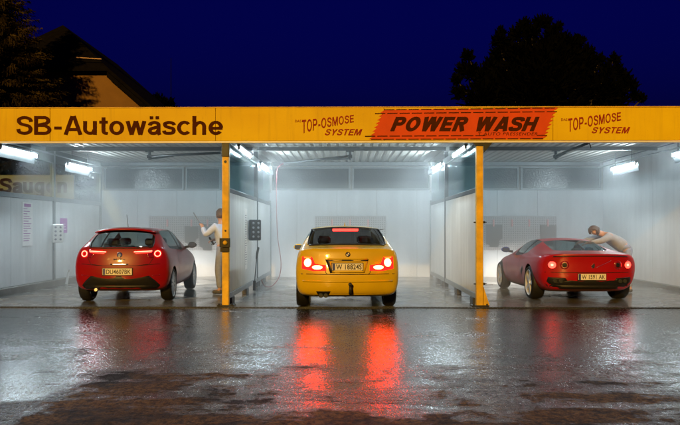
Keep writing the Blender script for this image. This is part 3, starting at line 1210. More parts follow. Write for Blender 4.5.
# ------------------------------------------------------------------ mat racks
def mat_rack(x0, x1, clips, lab):
    zt, zb = 1.725, 0.76
    t = thing('mat_rack', ((x0 + x1) / 2, YW - 0.05, zb), lab, 'mat rack', 'perforated mat racks on the back wall')
    hw = (x1 - x0) / 2
    bm = bmesh.new()
    span(bm, (-hw, 0, 0), (hw, 0.02, zt - zb), 0.003)
    mesh_obj('sheet', bm, M['pegboard'], t)
    for c in clips:
        bm = bmesh.new()
        span(bm, (c - (x0 + x1) / 2 - 0.022, -0.05, zt - zb - 0.30), (c - (x0 + x1) / 2 + 0.022, -0.002, zt - zb - 0.10), 0.006)
        mesh_obj('clip', bm, M['clip_red'], t)
    return t


def floor_mat(xc, ztop, w_, hgt, lab, cut=0.3):
    bm = bmesh.new()
    pts = [(-w_ / 2, 0), (w_ / 2, 0.0), (w_ / 2 + 0.01, -hgt * 0.62), (w_ / 2 - w_ * 0.16, -hgt * 0.68),
           (w_ / 2 - w_ * 0.2, -hgt), (-w_ * 0.22, -hgt), (-w_ * 0.24, -hgt * (1 - cut * 0.3)), (-w_ / 2 + 0.02, -hgt * 0.86)]
    a = [(x, z) for x, z in pts]
    prism_y(bm, a, -0.012, 0.0)
    o = mesh_obj('floor_mat', bm, M['mat_dark'])
    o.location = (xc, YW - 0.058, ztop)
    o.rotation_euler = (math.radians(-1.5), math.radians(1.5), 0)
    return tag(o, lab, 'floor mat', 'dark car mats clipped to the racks')


cl = [PX(p, YW) for p in (493, 511.5, 528.5, 547)]
mat_rack(PX(481, YW), PX(556, YW), cl, 'perforated mat rack behind the red sports car')
mat_rack(PX(315, YW), PX(386, YW), [PX(p, YW) for p in (332, 350, 368)], 'perforated mat rack behind the yellow car')
mat_rack(PX(150, YW), PX(224, YW), [PX(p, YW) for p in (168, 192, 208)], 'perforated mat rack in mist behind the red hatchback')
floor_mat(PX(493.5, YW), PZ(493, 224.5, YW), 0.47, 0.64, 'dark car mat clipped on the rack behind the blue mirror of the sports car')
floor_mat(PX(547.5, YW), PZ(547, 225, YW), 0.46, 0.60, 'dark car mat clipped above the roof of the red sports car')
floor_mat(PX(192, YW), PZ(192, 226, YW), 0.40, 0.55, 'car mat in mist just above the mirror of the red hatchback')
floor_mat(PX(208, YW), PZ(208, 224, YW), 0.46, 0.75, 'larger car mat in mist beside the left yellow post')

# ------------------------------------------------------------------ vacuum bay sign beyond the left glazing
YS = 18.4
t = thing('vacuum_sign', (PX(20, YS), YS, 0), 'pale yellow SB-Saugen sign board seen through the left wall glazing', 'sign')
o = Vector(t.location)
bm = bmesh.new()
span(bm, (-2.6, 0, 2.10), (1.43, 0.06, 2.78), 0.005)
mesh_obj('board', bm, M['sign_board'], t)
for x in (-2.3, 1.3):
    bm = bmesh.new()
    span(bm, (x - 0.05, 0.065, 0), (x + 0.05, 0.16, 2.74))
    mesh_obj('post', bm, M['alu'], t)


def sfn(u, v):
    return P(-34 + 102 * u, 193.0 + (178.0 - 193.0) * v, YS - 0.008) - o


sign_word('SB-Saugen', .195, sfn, M['letter_brown'], t)


# ------------------------------------------------------------------ cars
def evaluated(o):
    bpy.context.view_layer.update()
    dg = bpy.context.evaluated_depsgraph_get()
    return bpy.data.meshes.new_from_object(o.evaluated_get(dg))


class Car:
    """loft of cross sections; local axes: x right, y forward, z up, origin on the ground under the rear axle.
    station: y, zb, w_bottom, (w,z) low, (w,z) mid, (w,z) shoulder, (w,z) belt, (w,z) glass middle, (w,z) roof edge, z_top"""

    def __init__(self, name, loc, heading, scale, label, paint, stations, rear_fn, front_fn, glass, arches):
        self.t = thing(name, loc, label, 'car', None, -heading)
        self.t.scale = (scale,) * 3
        bm = bmesh.new()
        cl = bm.edges.layers.float.new('crease_edge')
        ns = len(stations)
        R, Lf = [], []
        for i, s in enumerate(stations):
            y, zb, wb, low, mid, sh, belt, gm, re, zt = s
            half = [(0, zb), (wb * 0.6, zb), (wb, zb + 0.01), low, mid, sh, belt, gm, re, (re[0] * 0.55, zt - (zt - re[1]) * 0.25), (0, zt)]
            r_, l_ = [], []
            for j, (x, z) in enumerate(half):
                yy = y
                if i == 0:
                    yy = rear_fn(x, z)
                elif i == ns - 1:
                    yy = front_fn(x, z)
                v = bm.verts.new((x, yy, z))
                r_.append(v)
                if 0 < j < 10:
                    yy = y if 0 < i < ns - 1 else (rear_fn(x, z) if i == 0 else front_fn(x, z))
                    l_.append(bm.verts.new((-x, yy, z)))
                else:
                    l_.append(v)
            R.append(r_)
            Lf.append(l_)
        for i in range(ns - 1):
            for j in range(10):
                m = glass(i, j)
                f = bm.faces.new((R[i][j], R[i + 1][j], R[i + 1][j + 1], R[i][j + 1]))
                f.material_index = m
                f = bm.faces.new((Lf[i][j], Lf[i][j + 1], Lf[i + 1][j + 1], Lf[i + 1][j]))
                f.material_index = m
        for i, fn in ((0, rear_fn), (ns - 1, front_fn)):
            rows = []
            for j in range(1, 10):
                a, b = R[i][j], Lf[i][j]
                row = [a]
                for k in (0.5, 0.0, -0.5):
                    x = a.co.x * k
                    z = a.co.z
                    if j == 9 and k == 0:
                        z = a.co.z
                    row.append(bm.verts.new((x, fn(x, z), z)))
                row.append(b)
                rows.append(row)
            for ra, rb in zip(rows, rows[1:]):
                for k in range(4):
                    bm.faces.new((ra[k], rb[k], rb[k + 1], ra[k + 1]))
            p0, p10 = R[i][0], R[i][10]
            bm.faces.new((p0, rows[0][0], rows[0][1], rows[0][2]))
            bm.faces.new((p0, rows[0][2], rows[0][3], rows[0][4]))
            bm.faces.new((p10, rows[-1][2], rows[-1][1], rows[-1][0]))
            bm.faces.new((p10, rows[-1][4], rows[-1][3], rows[-1][2]))
        bmesh.ops.recalc_face_normals(bm, faces=bm.faces)
        for e in bm.edges:
            if len(e.link_faces) == 2 and e.link_faces[0].material_index != e.link_faces[1].material_index:
                e[cl] = 0.55
        me = bpy.data.meshes.new('shell')
        bm.to_mesh(me)
        bm.free()
        mats = [paint, M['car_glass'], M['car_glass'], M['car_glass'], M['black_plastic'], M['black_plastic']]
        for m in mats:
            me.materials.append(m)
        o = bpy.data.objects.new('shell', me)
        COL.objects.link(o)
        md = o.modifiers.new('s', 'SUBSURF')
        md.levels = 2
        md.render_levels = 2
        me2 = evaluated(o)
        o.modifiers.clear()
        o.data = me2
        # wheel arches
        cb = bmesh.new()
        for (yy, zz, rr, xin) in arches:
            for sx in (1, -1):
                b2 = bmesh.new()
                lathe(b2, [(xin * sx, rr), (1.3 * sx, rr)], 32, 'X', (0, yy, zz))
                bmesh.ops.recalc_face_normals(b2, faces=b2.faces)
                tmp = bpy.data.meshes.new('x')
                b2.to_mesh(tmp)
                b2.free()
                cb.from_mesh(tmp)
                bpy.data.meshes.remove(tmp)
        for f in cb.faces:
            f.material_index = 4
        cm = bpy.data.meshes.new('cut')
        cb.to_mesh(cm)
        cb.free()
        for m in mats:
            cm.materials.append(m)
        co = bpy.data.objects.new('cut', cm)
        COL.objects.link(co)
        bd = o.modifiers.new('b', 'BOOLEAN')
        bd.operation = 'DIFFERENCE'
        bd.solver = 'EXACT'
        bd.object = co
        me3 = evaluated(o)
        bpy.data.objects.remove(o)
        bpy.data.objects.remove(co)
        full = bmesh.new()
        full.from_mesh(me3)
        self.bvh = BVHTree.FromBMesh(full)
        self.parts = {}
        names = {0: 'body', 1: 'rear_window', 2: 'windscreen', 3: 'side_window', 4: 'wheel_arch', 5: 'trim'}
        used = {f.material_index for f in full.faces}
        for mi in sorted(used):
            b = full.copy()
            bmesh.ops.delete(b, geom=[f for f in b.faces if f.material_index != mi], context='FACES')
            groups = [None]
            if mi in (3, 4, 5):
                seen, groups = set(), []
                b.faces.ensure_lookup_table()
                for f in b.faces:
                    if f.index in seen:
                        continue
                    st, g = [f], []
                    seen.add(f.index)
                    while st:
                        c = st.pop()
                        g.append(c.index)
                        for e in c.edges:
                            for q in e.link_faces:
                                if q.index not in seen:
                                    seen.add(q.index)
                                    st.append(q)
                    groups.append(set(g))
            for g in groups:
                bb = b.copy()
                if g is not None:
                    bb.faces.ensure_lookup_table()
                    bmesh.ops.delete(bb, geom=[f for f in bb.faces if f.index not in g], context='FACES')
                for f in bb.faces:
                    f.material_index = 0
                ob = mesh_obj(names[mi], bb, mats[mi], self.t, True, False)
                self.parts.setdefault(names[mi], []).append(ob)
            b.free()
        full.free()
        bpy.data.meshes.remove(me3)
        body = self.parts['body'][0]
        self.body = body

    def hit(self, x, z, d=(0, 1, 0), y=-1.0):
        d = Vector(d).normalized()
        o = Vector((x, y, z)) - d * 4
        h = self.bvh.ray_cast(o, d)
        if h[0] is None:
            return Vector((x, y, z)), -d
        return h[0], h[1]

    def patch(self, name, outline, mat, off=0.004, thick=0.012, d=(0, 1, 0), parent=None, y=-1.0, rings=3):
        """star-shaped outline in x,z laid on the skin"""
        cx = sum(p[0] for p in outline) / len(outline)
        cz = sum(p[1] for p in outline) / len(outline)
        dn = Vector(d).normalized()
        ol = []
        for a, b in zip(outline, outline[1:] + outline[:1]):
            ol += [a, ((a[0] + b[0]) / 2, (a[1] + b[1]) / 2)]
        bm = bmesh.new()
        c = bm.verts.new(self.hit(cx, cz, d, y)[0] - dn * off)
        prev = None
        n = len(ol)
        for r in range(1, rings + 1):
            q = r / rings
            ring = []
            for x, z in ol:
                h = self.hit(cx + (x - cx) * q, cz + (z - cz) * q, d, y)[0]
                ring.append(bm.verts.new(h - dn * off))
            for k in range(n):
                if prev is None:
                    bm.faces.new((c, ring[k], ring[(k + 1) % n]))
                else:
                    bm.faces.new((prev[k], ring[k], ring[(k + 1) % n], prev[(k + 1) % n]))
            prev = ring
        back = [bm.verts.new(v.co + dn * thick) for v in prev]
        for k in range(n):
            bm.faces.new((prev[k], back[k], back[(k + 1) % n], prev[(k + 1) % n]))
        return mesh_obj(name, bm, mat, parent or self.t, True)

    def strip(self, name, pts, w_, mat, off=0.003, d=(0, 1, 0), parent=None, y=-1.0, mirror=False):
        dn = Vector(d).normalized()
        sp = []
        for a, b in zip(pts, pts[1:]):
            for k in range(6):
                q = k / 6
                sp.append((a[0] + (b[0] - a[0]) * q, a[1] + (b[1] - a[1]) * q))
        sp.append(pts[-1])
        bm = bmesh.new()
        ra, rb = [], []
        for i, p in enumerate(sp):
            a, b = sp[max(i - 1, 0)], sp[min(i + 1, len(sp) - 1)]
            t = Vector((b[0] - a[0], b[1] - a[1]))
            t.normalize()
            nx, nz = -t.y * w_ / 2, t.x * w_ / 2
            ra.append(bm.verts.new(self.hit(p[0] + nx, p[1] + nz, d, y)[0] - dn * off))
            rb.append(bm.verts.new(self.hit(p[0] - nx, p[1] - nz, d, y)[0] - dn * off))
        for i in range(len(sp) - 1):
            bm.faces.new((ra[i], rb[i], rb[i + 1], ra[i + 1]))
        r = bmesh.ops.extrude_face_region(bm, geom=list(bm.faces))
        for g in r['geom']:
            if isinstance(g, bmesh.types.BMVert):
                g.co += dn * 0.006
        return mesh_obj(name, bm, mat, parent or self.t, True)

    def side_strip(self, name, pts, w_, mat, side, off=0.003):
        """polyline in y,z laid on the flank"""
        d = Vector((-side, 0, 0))
        sp = []
        for a, b in zip(pts, pts[1:]):
            for k in range(8):
                q = k / 8
                sp.append((a[0] + (b[0] - a[0]) * q, a[1] + (b[1] - a[1]) * q))
        sp.append(pts[-1])
        bm = bmesh.new()
        ra, rb = [], []
        for i, p in enumerate(sp):
            a, b = sp[max(i - 1, 0)], sp[min(i + 1, len(sp) - 1)]
            t = Vector((b[0] - a[0], b[1] - a[1]))
            t.normalize()
            ny, nz = -t.y * w_ / 2, t.x * w_ / 2
            for lst, sg in ((ra, 1), (rb, -1)):
                h = self.bvh.ray_cast(Vector((side * 3, p[0] + ny * sg, p[1] + nz * sg)), d)
                q = h[0] if h[0] is not None else Vector((side * 0.8, p[0], p[1]))
                lst.append(bm.verts.new(q - d * off))
        for i in range(len(sp) - 1):
            bm.faces.new((ra[i], rb[i], rb[i + 1], ra[i + 1]))
        return mesh_obj(name, bm, mat, self.t, True)

    def wheel(self, x, y, r, w_, spokes, double=False, rim_r=0.72):
        sx = 1 if x > 0 else -1
        bm = bmesh.new()
        h = w_ / 2
        ri = r * rim_r
        lathe(bm, [(-h * 0.8, ri), (-h, ri + 0.02), (-h, r - 0.035), (-h * 0.72, r - 0.004), (-h * 0.3, r), (h * 0.3, r), (h * 0.72, r - 0.004), (h, r - 0.035), (h, ri + 0.02), (h * 0.8, ri)], 32, 'X', (0, 0, 0), False)
        w = mesh_obj('wheel', bm, M['tyre'], self.t, True)
        w.location = (x, y, r)
        bm = bmesh.new()
        lathe(bm, [(sx * h * 0.86, ri + 0.012), (sx * h * 0.95, ri), (sx * h * 0.8, ri - 0.018), (sx * h * 0.3, ri - 0.02), (sx * -h * 0.8, ri - 0.01)], 32, 'X', (0, 0, 0), False)
        lathe(bm, [(sx * h * 0.45, 0.075), (sx * h * 0.86, 0.062), (sx * h * 0.92, 0.03), (sx * h * 0.92, 0.0)], 16, 'X')
        for k in range(spokes):
            a = 2 * PI * k / spokes + 0.3
            for da in ((-0.10, 0.10) if double else (0,)):
                rot = Matrix.Rotation(a + da, 4, 'X')
                b0 = len(bm.verts)
                ww = (0.075 if spokes < 6 else 0.034) if not double else 0.030
                m = Matrix.Rotation(a + da, 4, 'X') @ Matrix.Translation((sx * h * 0.72, 0, (0.05 + ri) / 2)) @ Matrix.Diagonal((0.03, ww, ri - 0.03, 1))
                bmesh.ops.create_cube(bm, size=1, matrix=m)
        mesh_obj('rim', bm, M['rim'], w)
        bm = bmesh.new()
        lathe(bm, [(sx * h * 0.05, ri * 0.99), (sx * h * 0.25, ri * 0.97)], 24, 'X')
        mesh_obj('brake_disc', bm, M['black_plastic'], w)
        return w

    def mirror(self, x, y, z, mat, w_=0.20, hgt=0.13):
        sx = 1 if x > 0 else -1
        bm = bmesh.new()
        bmesh.ops.create_uvsphere(bm, u_segments=16, v_segments=10, radius=0.5)
        for v in bm.verts:
            c = v.co
            q = 0.72 if c.y < 0 else 1.0
            v.co = Vector((c.x * w_, c.y * 0.16 * q, c.z * hgt * (1.0 + 0.25 * c.x * sx * -1)))
            if v.co.y < -0.04:
                v.co.y = -0.04
        o_ = mesh_obj('mirror', bm, mat, self.t, True)
        o_.location = (x, y, z)
        bm = bmesh.new()
        box(bm, (0, -0.043, 0), (w_ * 0.74, 0.004, hgt * 0.66), None, 0.001)
        mesh_obj('mirror_glass', bm, M['mirror_dark'], o_)
        bm = bmesh.new()
        tube(bm, [(0, 0.02, -0.02), (-sx * (w_ * 0.5 + 0.07), 0.03, -0.05)], [0.022, 0.03], 8)
        mesh_obj('mirror_stalk', bm, M['black_plastic'], o_)

    def plate(self, z, s, w_=0.52, hgt=0.11, x=0.0, rot=0.0, bands=True, off=0.012):
        y = self.hit(x, z)[0].y - off
        bm = bmesh.new()
        box(bm, (0, 0, 0), (w_, 0.008, hgt), None, 0.002)
        p = mesh_obj('licence_plate', bm, M['plate'], self.t)
        p.location = (x, y, z)
        bm = bmesh.new()
        box(bm, (-w_ / 2 + 0.028, -0.0055, 0), (0.042, 0.002, hgt * 0.94))
        mesh_obj('country_band', bm, M['plate_blue'], p)
        lettering('plate_text', s, lambda u, v: Vector((-w_ / 2 + 0.065 + (w_ - 0.085) * u, -0.006, (-0.36 + 0.72 * v) * hgt)), M['plate_ink'], p, 0.015, 1.05, (0, 0.0015, 0))
        bm = bmesh.new()
        box(bm, (0, 0.0055, 0), (w_ + 0.02, 0.004, hgt + 0.02), None, 0.001)
        mesh_obj('plate_frame', bm, M['black_plastic'], p)
        return p

    def seats(self, z_floor, xs, ys, top, hw):
        bm = bmesh.new()
        span(bm, (-hw, ys[0] - 0.75, 0.42), (hw, ys[-1] + 1.0, z_floor), 0.03)
        mesh_obj('interior', bm, M['seat'], self.t)
        for yv in ys:
            for x in xs:
                bm = bmesh.new()
                span(bm, (x - 0.22, yv - 0.07, z_floor + 0.002), (x + 0.22, yv + 0.07, top - 0.16), 0.05)
                st = mesh_obj('seat_back', bm, M['seat'], self.t)
                bm = bmesh.new()
                span(bm, (x - 0.12, yv - 0.06, top - 0.14), (x + 0.12, yv + 0.03, top), 0.035)
                for q in (-0.05, 0.05):
                    tube(bm, [(x + q, yv, top - 0.18), (x + q, yv, top - 0.12)], 0.008, 6)
                mesh_obj('headrest', bm, M['seat'], st)

    def headlights(self, x, y, z, power, front):
        for sx in (-1, 1):
            h = self.patch('headlight', [(sx * (x - 0.13), z - 0.05), (sx * (x + 0.10), z - 0.05), (sx * (x + 0.13), z + 0.03), (sx * (x + 0.06), z + 0.08), (sx * (x - 0.10), z + 0.06)],
                           M['lens_clear'], 0.004, 0.01, (0, -1, 0), None, front)
            li = bpy.data.lights.new('headlight_beam', 'SPOT')
            li.energy = power
            li.color = (1.0, 0.93, 0.82)
            li.spot_size = math.radians(74)
            li.spot_blend = 0.5
            li.shadow_soft_size = 0.05
            lo = bpy.data.objects.new('headlight_beam', li)
            COL.objects.link(lo)
            lo.parent = h
            lo.location = (sx * x, front + 0.05, z)
            lo.rotation_euler = (math.radians(90 - 27), 0, 0)
            bm = bmesh.new()
            lathe(bm, [(0.0, 0.05), (0.012, 0.045), (0.02, 0.0)], 14, 'Y')
            q = mesh_obj('bulb', bm, M['headlamp'], h)
            q.location = Vector((sx * x, self.hit(sx * x, z, (0, -1, 0), front)[0].y + 0.006, z))


def disc_outline(cx, cz, r, n=12, sq=1.0):
    return [(cx + r * math.cos(2 * PI * k / n) * sq, cz + r * math.sin(2 * PI * k / n)) for k in range(n)]


def ring_mesh(car, cx, cz, r0, r1, mat, off, parent, n=24, name='light_ring'):
    bm = bmesh.new()
    a, b = [], []
    for k in range(n):
        t = 2 * PI * k / n
        for lst, r in ((a, r0), (b, r1)):
            h = car.hit(cx + r * math.cos(t), cz + r * math.sin(t))[0]
            lst.append(bm.verts.new(h + Vector((0, -off, 0))))
    for k in range(n):
        bm.faces.new((a[k], a[(k + 1) % n], b[(k + 1) % n], b[k]))
    r = bmesh.ops.extrude_face_region(bm, geom=list(bm.faces))
    for g in r['geom']:
        if isinstance(g, bmesh.types.BMVert):
            g.co.y += 0.006
    return mesh_obj(name, bm, mat, parent, True)


def interp(tab, z):
    if z <= tab[0][0]:
        return tab[0][1]
    for (a, va), (b, vb) in zip(tab, tab[1:]):
        if z <= b:
            return va + (vb - va) * (z - a) / (b - a)
    return tab[-1][1]


# --- yellow saloon -------------------------------------------------
def saloon():
    rt = [(0.26, -0.86), (0.34, -0.95), (0.46, -0.985), (0.58, -0.975), (0.62, -0.945), (0.82, -0.925), (0.98, -0.90), (1.03, -0.86)]
    rear = lambda x, z: interp(rt, z) + 0.17 * (abs(x) / 0.85) ** 4.5
    front = lambda x, z: 3.48 - 0.22 * (abs(x) / 0.8) ** 2.6 - 0.10 * max(0, z - 0.5) / 0.3
    st = [
        (-0.95, .27, .74, (.80, .36), (.825, .58), (.815, .80), (.775, .975), (.71, 1.010), (.60, 1.025), 1.03),
        (-0.72, .23, .78, (.84, .36), (.860, .58), (.852, .80), (.815, .985), (.74, 1.030), (.62, 1.047), 1.05),
        (-0.42, .20, .78, (.845, .36), (.866, .58), (.860, .80), (.822, .98), (.77, 1.040), (.70, 1.060), 1.072),
        (-0.10, .19, .79, (.85, .36), (.868, .58), (.862, .80), (.824, .97), (.735, 1.14), (.645, 1.240), 1.270),
        (0.24, .19, .79, (.85, .36), (.868, .58), (.862, .80), (.824, .96), (.715, 1.20), (.595, 1.358), 1.398),
        (0.80, .19, .79, (.85, .36), (.868, .58), (.862, .79), (.824, .94), (.71, 1.20), (.590, 1.378), 1.420),
        (1.12, .19, .79, (.85, .36), (.868, .58), (.862, .79), (.822, .93), (.69, 1.20), (.56, 1.372), 1.418),
        (1.20, .19, .79, (.85, .36), (.868, .58), (.862, .79), (.822, .93), (.69, 1.20), (.56, 1.370), 1.417),
        (1.62, .19, .79, (.85, .36), (.868, .58), (.862, .79), (.820, .92), (.69, 1.17), (.555, 1.325), 1.372),
        (2.32, .19, .79, (.85, .36), (.866, .58), (.858, .78), (.800, .90), (.745, .945), (.655, .965), .985),
        (2.75, .20, .78, (.85, .36), (.866, .57), (.85, .74), (.77, .845), (.66, .885), (.48, .90), .91),
        (3.20, .22, .72, (.80, .36), (.82, .54), (.79, .68), (.70, .76), (.58, .795), (.40, .80), .81),
        (3.48, .26, .60, (.68, .36), (.70, .52), (.66, .63), (.58, .69), (.46, .72), (.34, .73), .74),
    ]

    def glass(i, j):
        if i in (2, 3) and j in (8, 9):
            return 1
        if i == 8 and j in (8, 9):
            return 2
        if j in (6, 7) and i in (3, 4, 5, 7):
            return 3
        if j in (6, 7) and i == 6:
            return 5
        return 0

    c = Car('yellow_saloon_car', (-0.02, 12.32, 0.0), math.radians(-2.2), 1.0, 'yellow saloon car with bright brake lights in the middle bay', M['paint_yellow'],
            st, rear, front, glass, [(0.0, .315, .345, .58), (2.725, .315, .345, .58)])
    for x in (-.755, .755):
        c.wheel(x, 0, .315, .215, 5, True)
        c.wheel(x, 2.725, .315, .215, 5, True)
    for s in (-1, 1):
        lt = c.patch('tail_light', [(s * .80, .90), (s * .62, .89), (s * .565, .78), (s * .38, .76), (s * .37, .67), (s * .60, .665), (s * .80, .70)], M['lens_lit'], .004, .012, (-s * 0.25, 1, 0))
        c.patch('brake_lamp', disc_outline(s * .695, .80, .068, 14, .95), M['brake_glow'], .010, .008, (-s * 0.25, 1, 0), lt)
        c.patch('brake_lamp', disc_outline(s * .50, .725, .034, 14, 2.5), M['brake_glow'], .010, .008, (0, 1, 0), lt)
        c.patch('indicator', [(s * .765, .895), (s * .64, .886), (s * .645, .868), (s * .765, .873)], M['lens_amber'], .010, .008, (-s * 0.25, 1, 0), lt)
        c.mirror(s * .90, 2.02, .985, M['paint_yellow'], .19, .125)
        c.side_strip('door_seam', [(1.16, .30), (1.16, .92)], .014, M['black_plastic'], s)
        c.side_strip('door_seam', [(0.30, .62), (0.10, .92)], .014, M['black_plastic'], s)
        c.strip('lid_seam_or_glint', [(s * .375, .765), (s * .36, .64), (s * .33, .612)], .009, M['black_plastic'])
    c.strip('bumper_seam', [(-.77, .615), (0, .612), (.77, .615)], .010, M['black_plastic'])
    c.strip('bumper_moulding', [(-.74, .50), (0, .50), (.74, .50)], .035, M['paint_yellow'], .008)
    # flat plate recess under the boot lip, its left and top shade painted black
    c.patch('plate_recess_shade', [(-.37, .855), (.34, .855), (.27, .635), (-.29, .635)], M['black_plastic'], .003, .004, (0, 1, 0), None, -1.0, 7)
    c.patch('recess_floor', [(-.30, .825), (.325, .825), (.268, .642), (-.255, .642)], M['paint_yellow'], .008, .004, (0, 1, 0), None, -1.0, 7)
    c.plate(.735, 'W 18824S', .50, .115, -.01, 0, True, .016)
    c.strip('lid_handle', [(-.34, .862), (.32, .862)], .020, M['paint_yellow'], .016)
    for w_ in c.parts['rear_window']:
        w_.data.materials[0] = M['tinted_glass']
    e = c.patch('badge', disc_outline(0, .935, .041, 14), M['black_plastic'], .006, .006)
    for k in range(4):
        q = [(0, .935)] + [(.027 * math.cos(PI / 2 * k + a), .935 + .027 * math.sin(PI / 2 * k + a)) for a in (0, .4, .8, 1.2, PI / 2)]
        c.patch('badge_quarter', q, M['plate_blue'] if k % 2 else M['white_plastic'], .008, .002, (0, 1, 0), e, -1.0, 2)
    c.strip('window_frame', [(-.64, 1.08), (-.3, 1.09), (.3, 1.09), (.64, 1.08)], .028, M['black_plastic'], .004)
    for s in (-1, 1):
        c.strip('window_frame', [(s * .66, 1.085), (s * .64, 1.20), (s * .585, 1.345)], .04, M['black_plastic'], .004)
    # third brake light behind the top of the rear window
    bm = bmesh.new()
    box(bm, (0, 0, 0), (.46, .03, .045), None, .006)
    t3 = mesh_obj('high_brake_lamp', bm, M['high_glow'], c.t)
    t3.location = (0, .215, 1.335)
    bm = bmesh.new()
    prism_y(bm, [(-.012, 0), (.012, 0), (.004, .07), (-.004, .07)], -.06, .03)
    fin = mesh_obj('antenna_fin', bm, M['paint_yellow'], c.t)
    fin.location = (0, .62, 1.40)
    # tow hitch and exhaust
    bm = bmesh.new()
    tube(bm, [(0.03, -.80, .30), (0.03, -1.03, .31), (0.03, -1.08, .36), (0.03, -1.08, .43)], .022, 8)
    bmesh.ops.create_uvsphere(bm, u_segments=10, v_segments=8, radius=.032, matrix=Matrix.Translation((0.03, -1.08, .46)))
    mesh_obj('tow_hitch', bm, M['dark_steel'], c.t, True)
    for x in (-.44, -.36):
        bm = bmesh.new()
        lathe(bm, [(-.97, .030), (-.97, .036), (-.70, .036), (-.70, .030)], 14, 'Y', (x, 0, .27))
        mesh_obj('exhaust_pipe', bm, M['dark_steel'], c.t, True)
    c.patch('exhaust_cutout', [(-.52, .335), (-.28, .335), (-.31, .275), (-.49, .275)], M['black_plastic'], .003, .004)
    c.strip('lower_valance', [(-.62, .278), (.62, .278)], .045, M['black_plastic'], .004)
    c.seats(.88, (-.38, .38), (.35, 1.35), 1.22, .68)
    c.headlights(.58, 3.4, .62, 420, 3.46)
    return c


saloon()


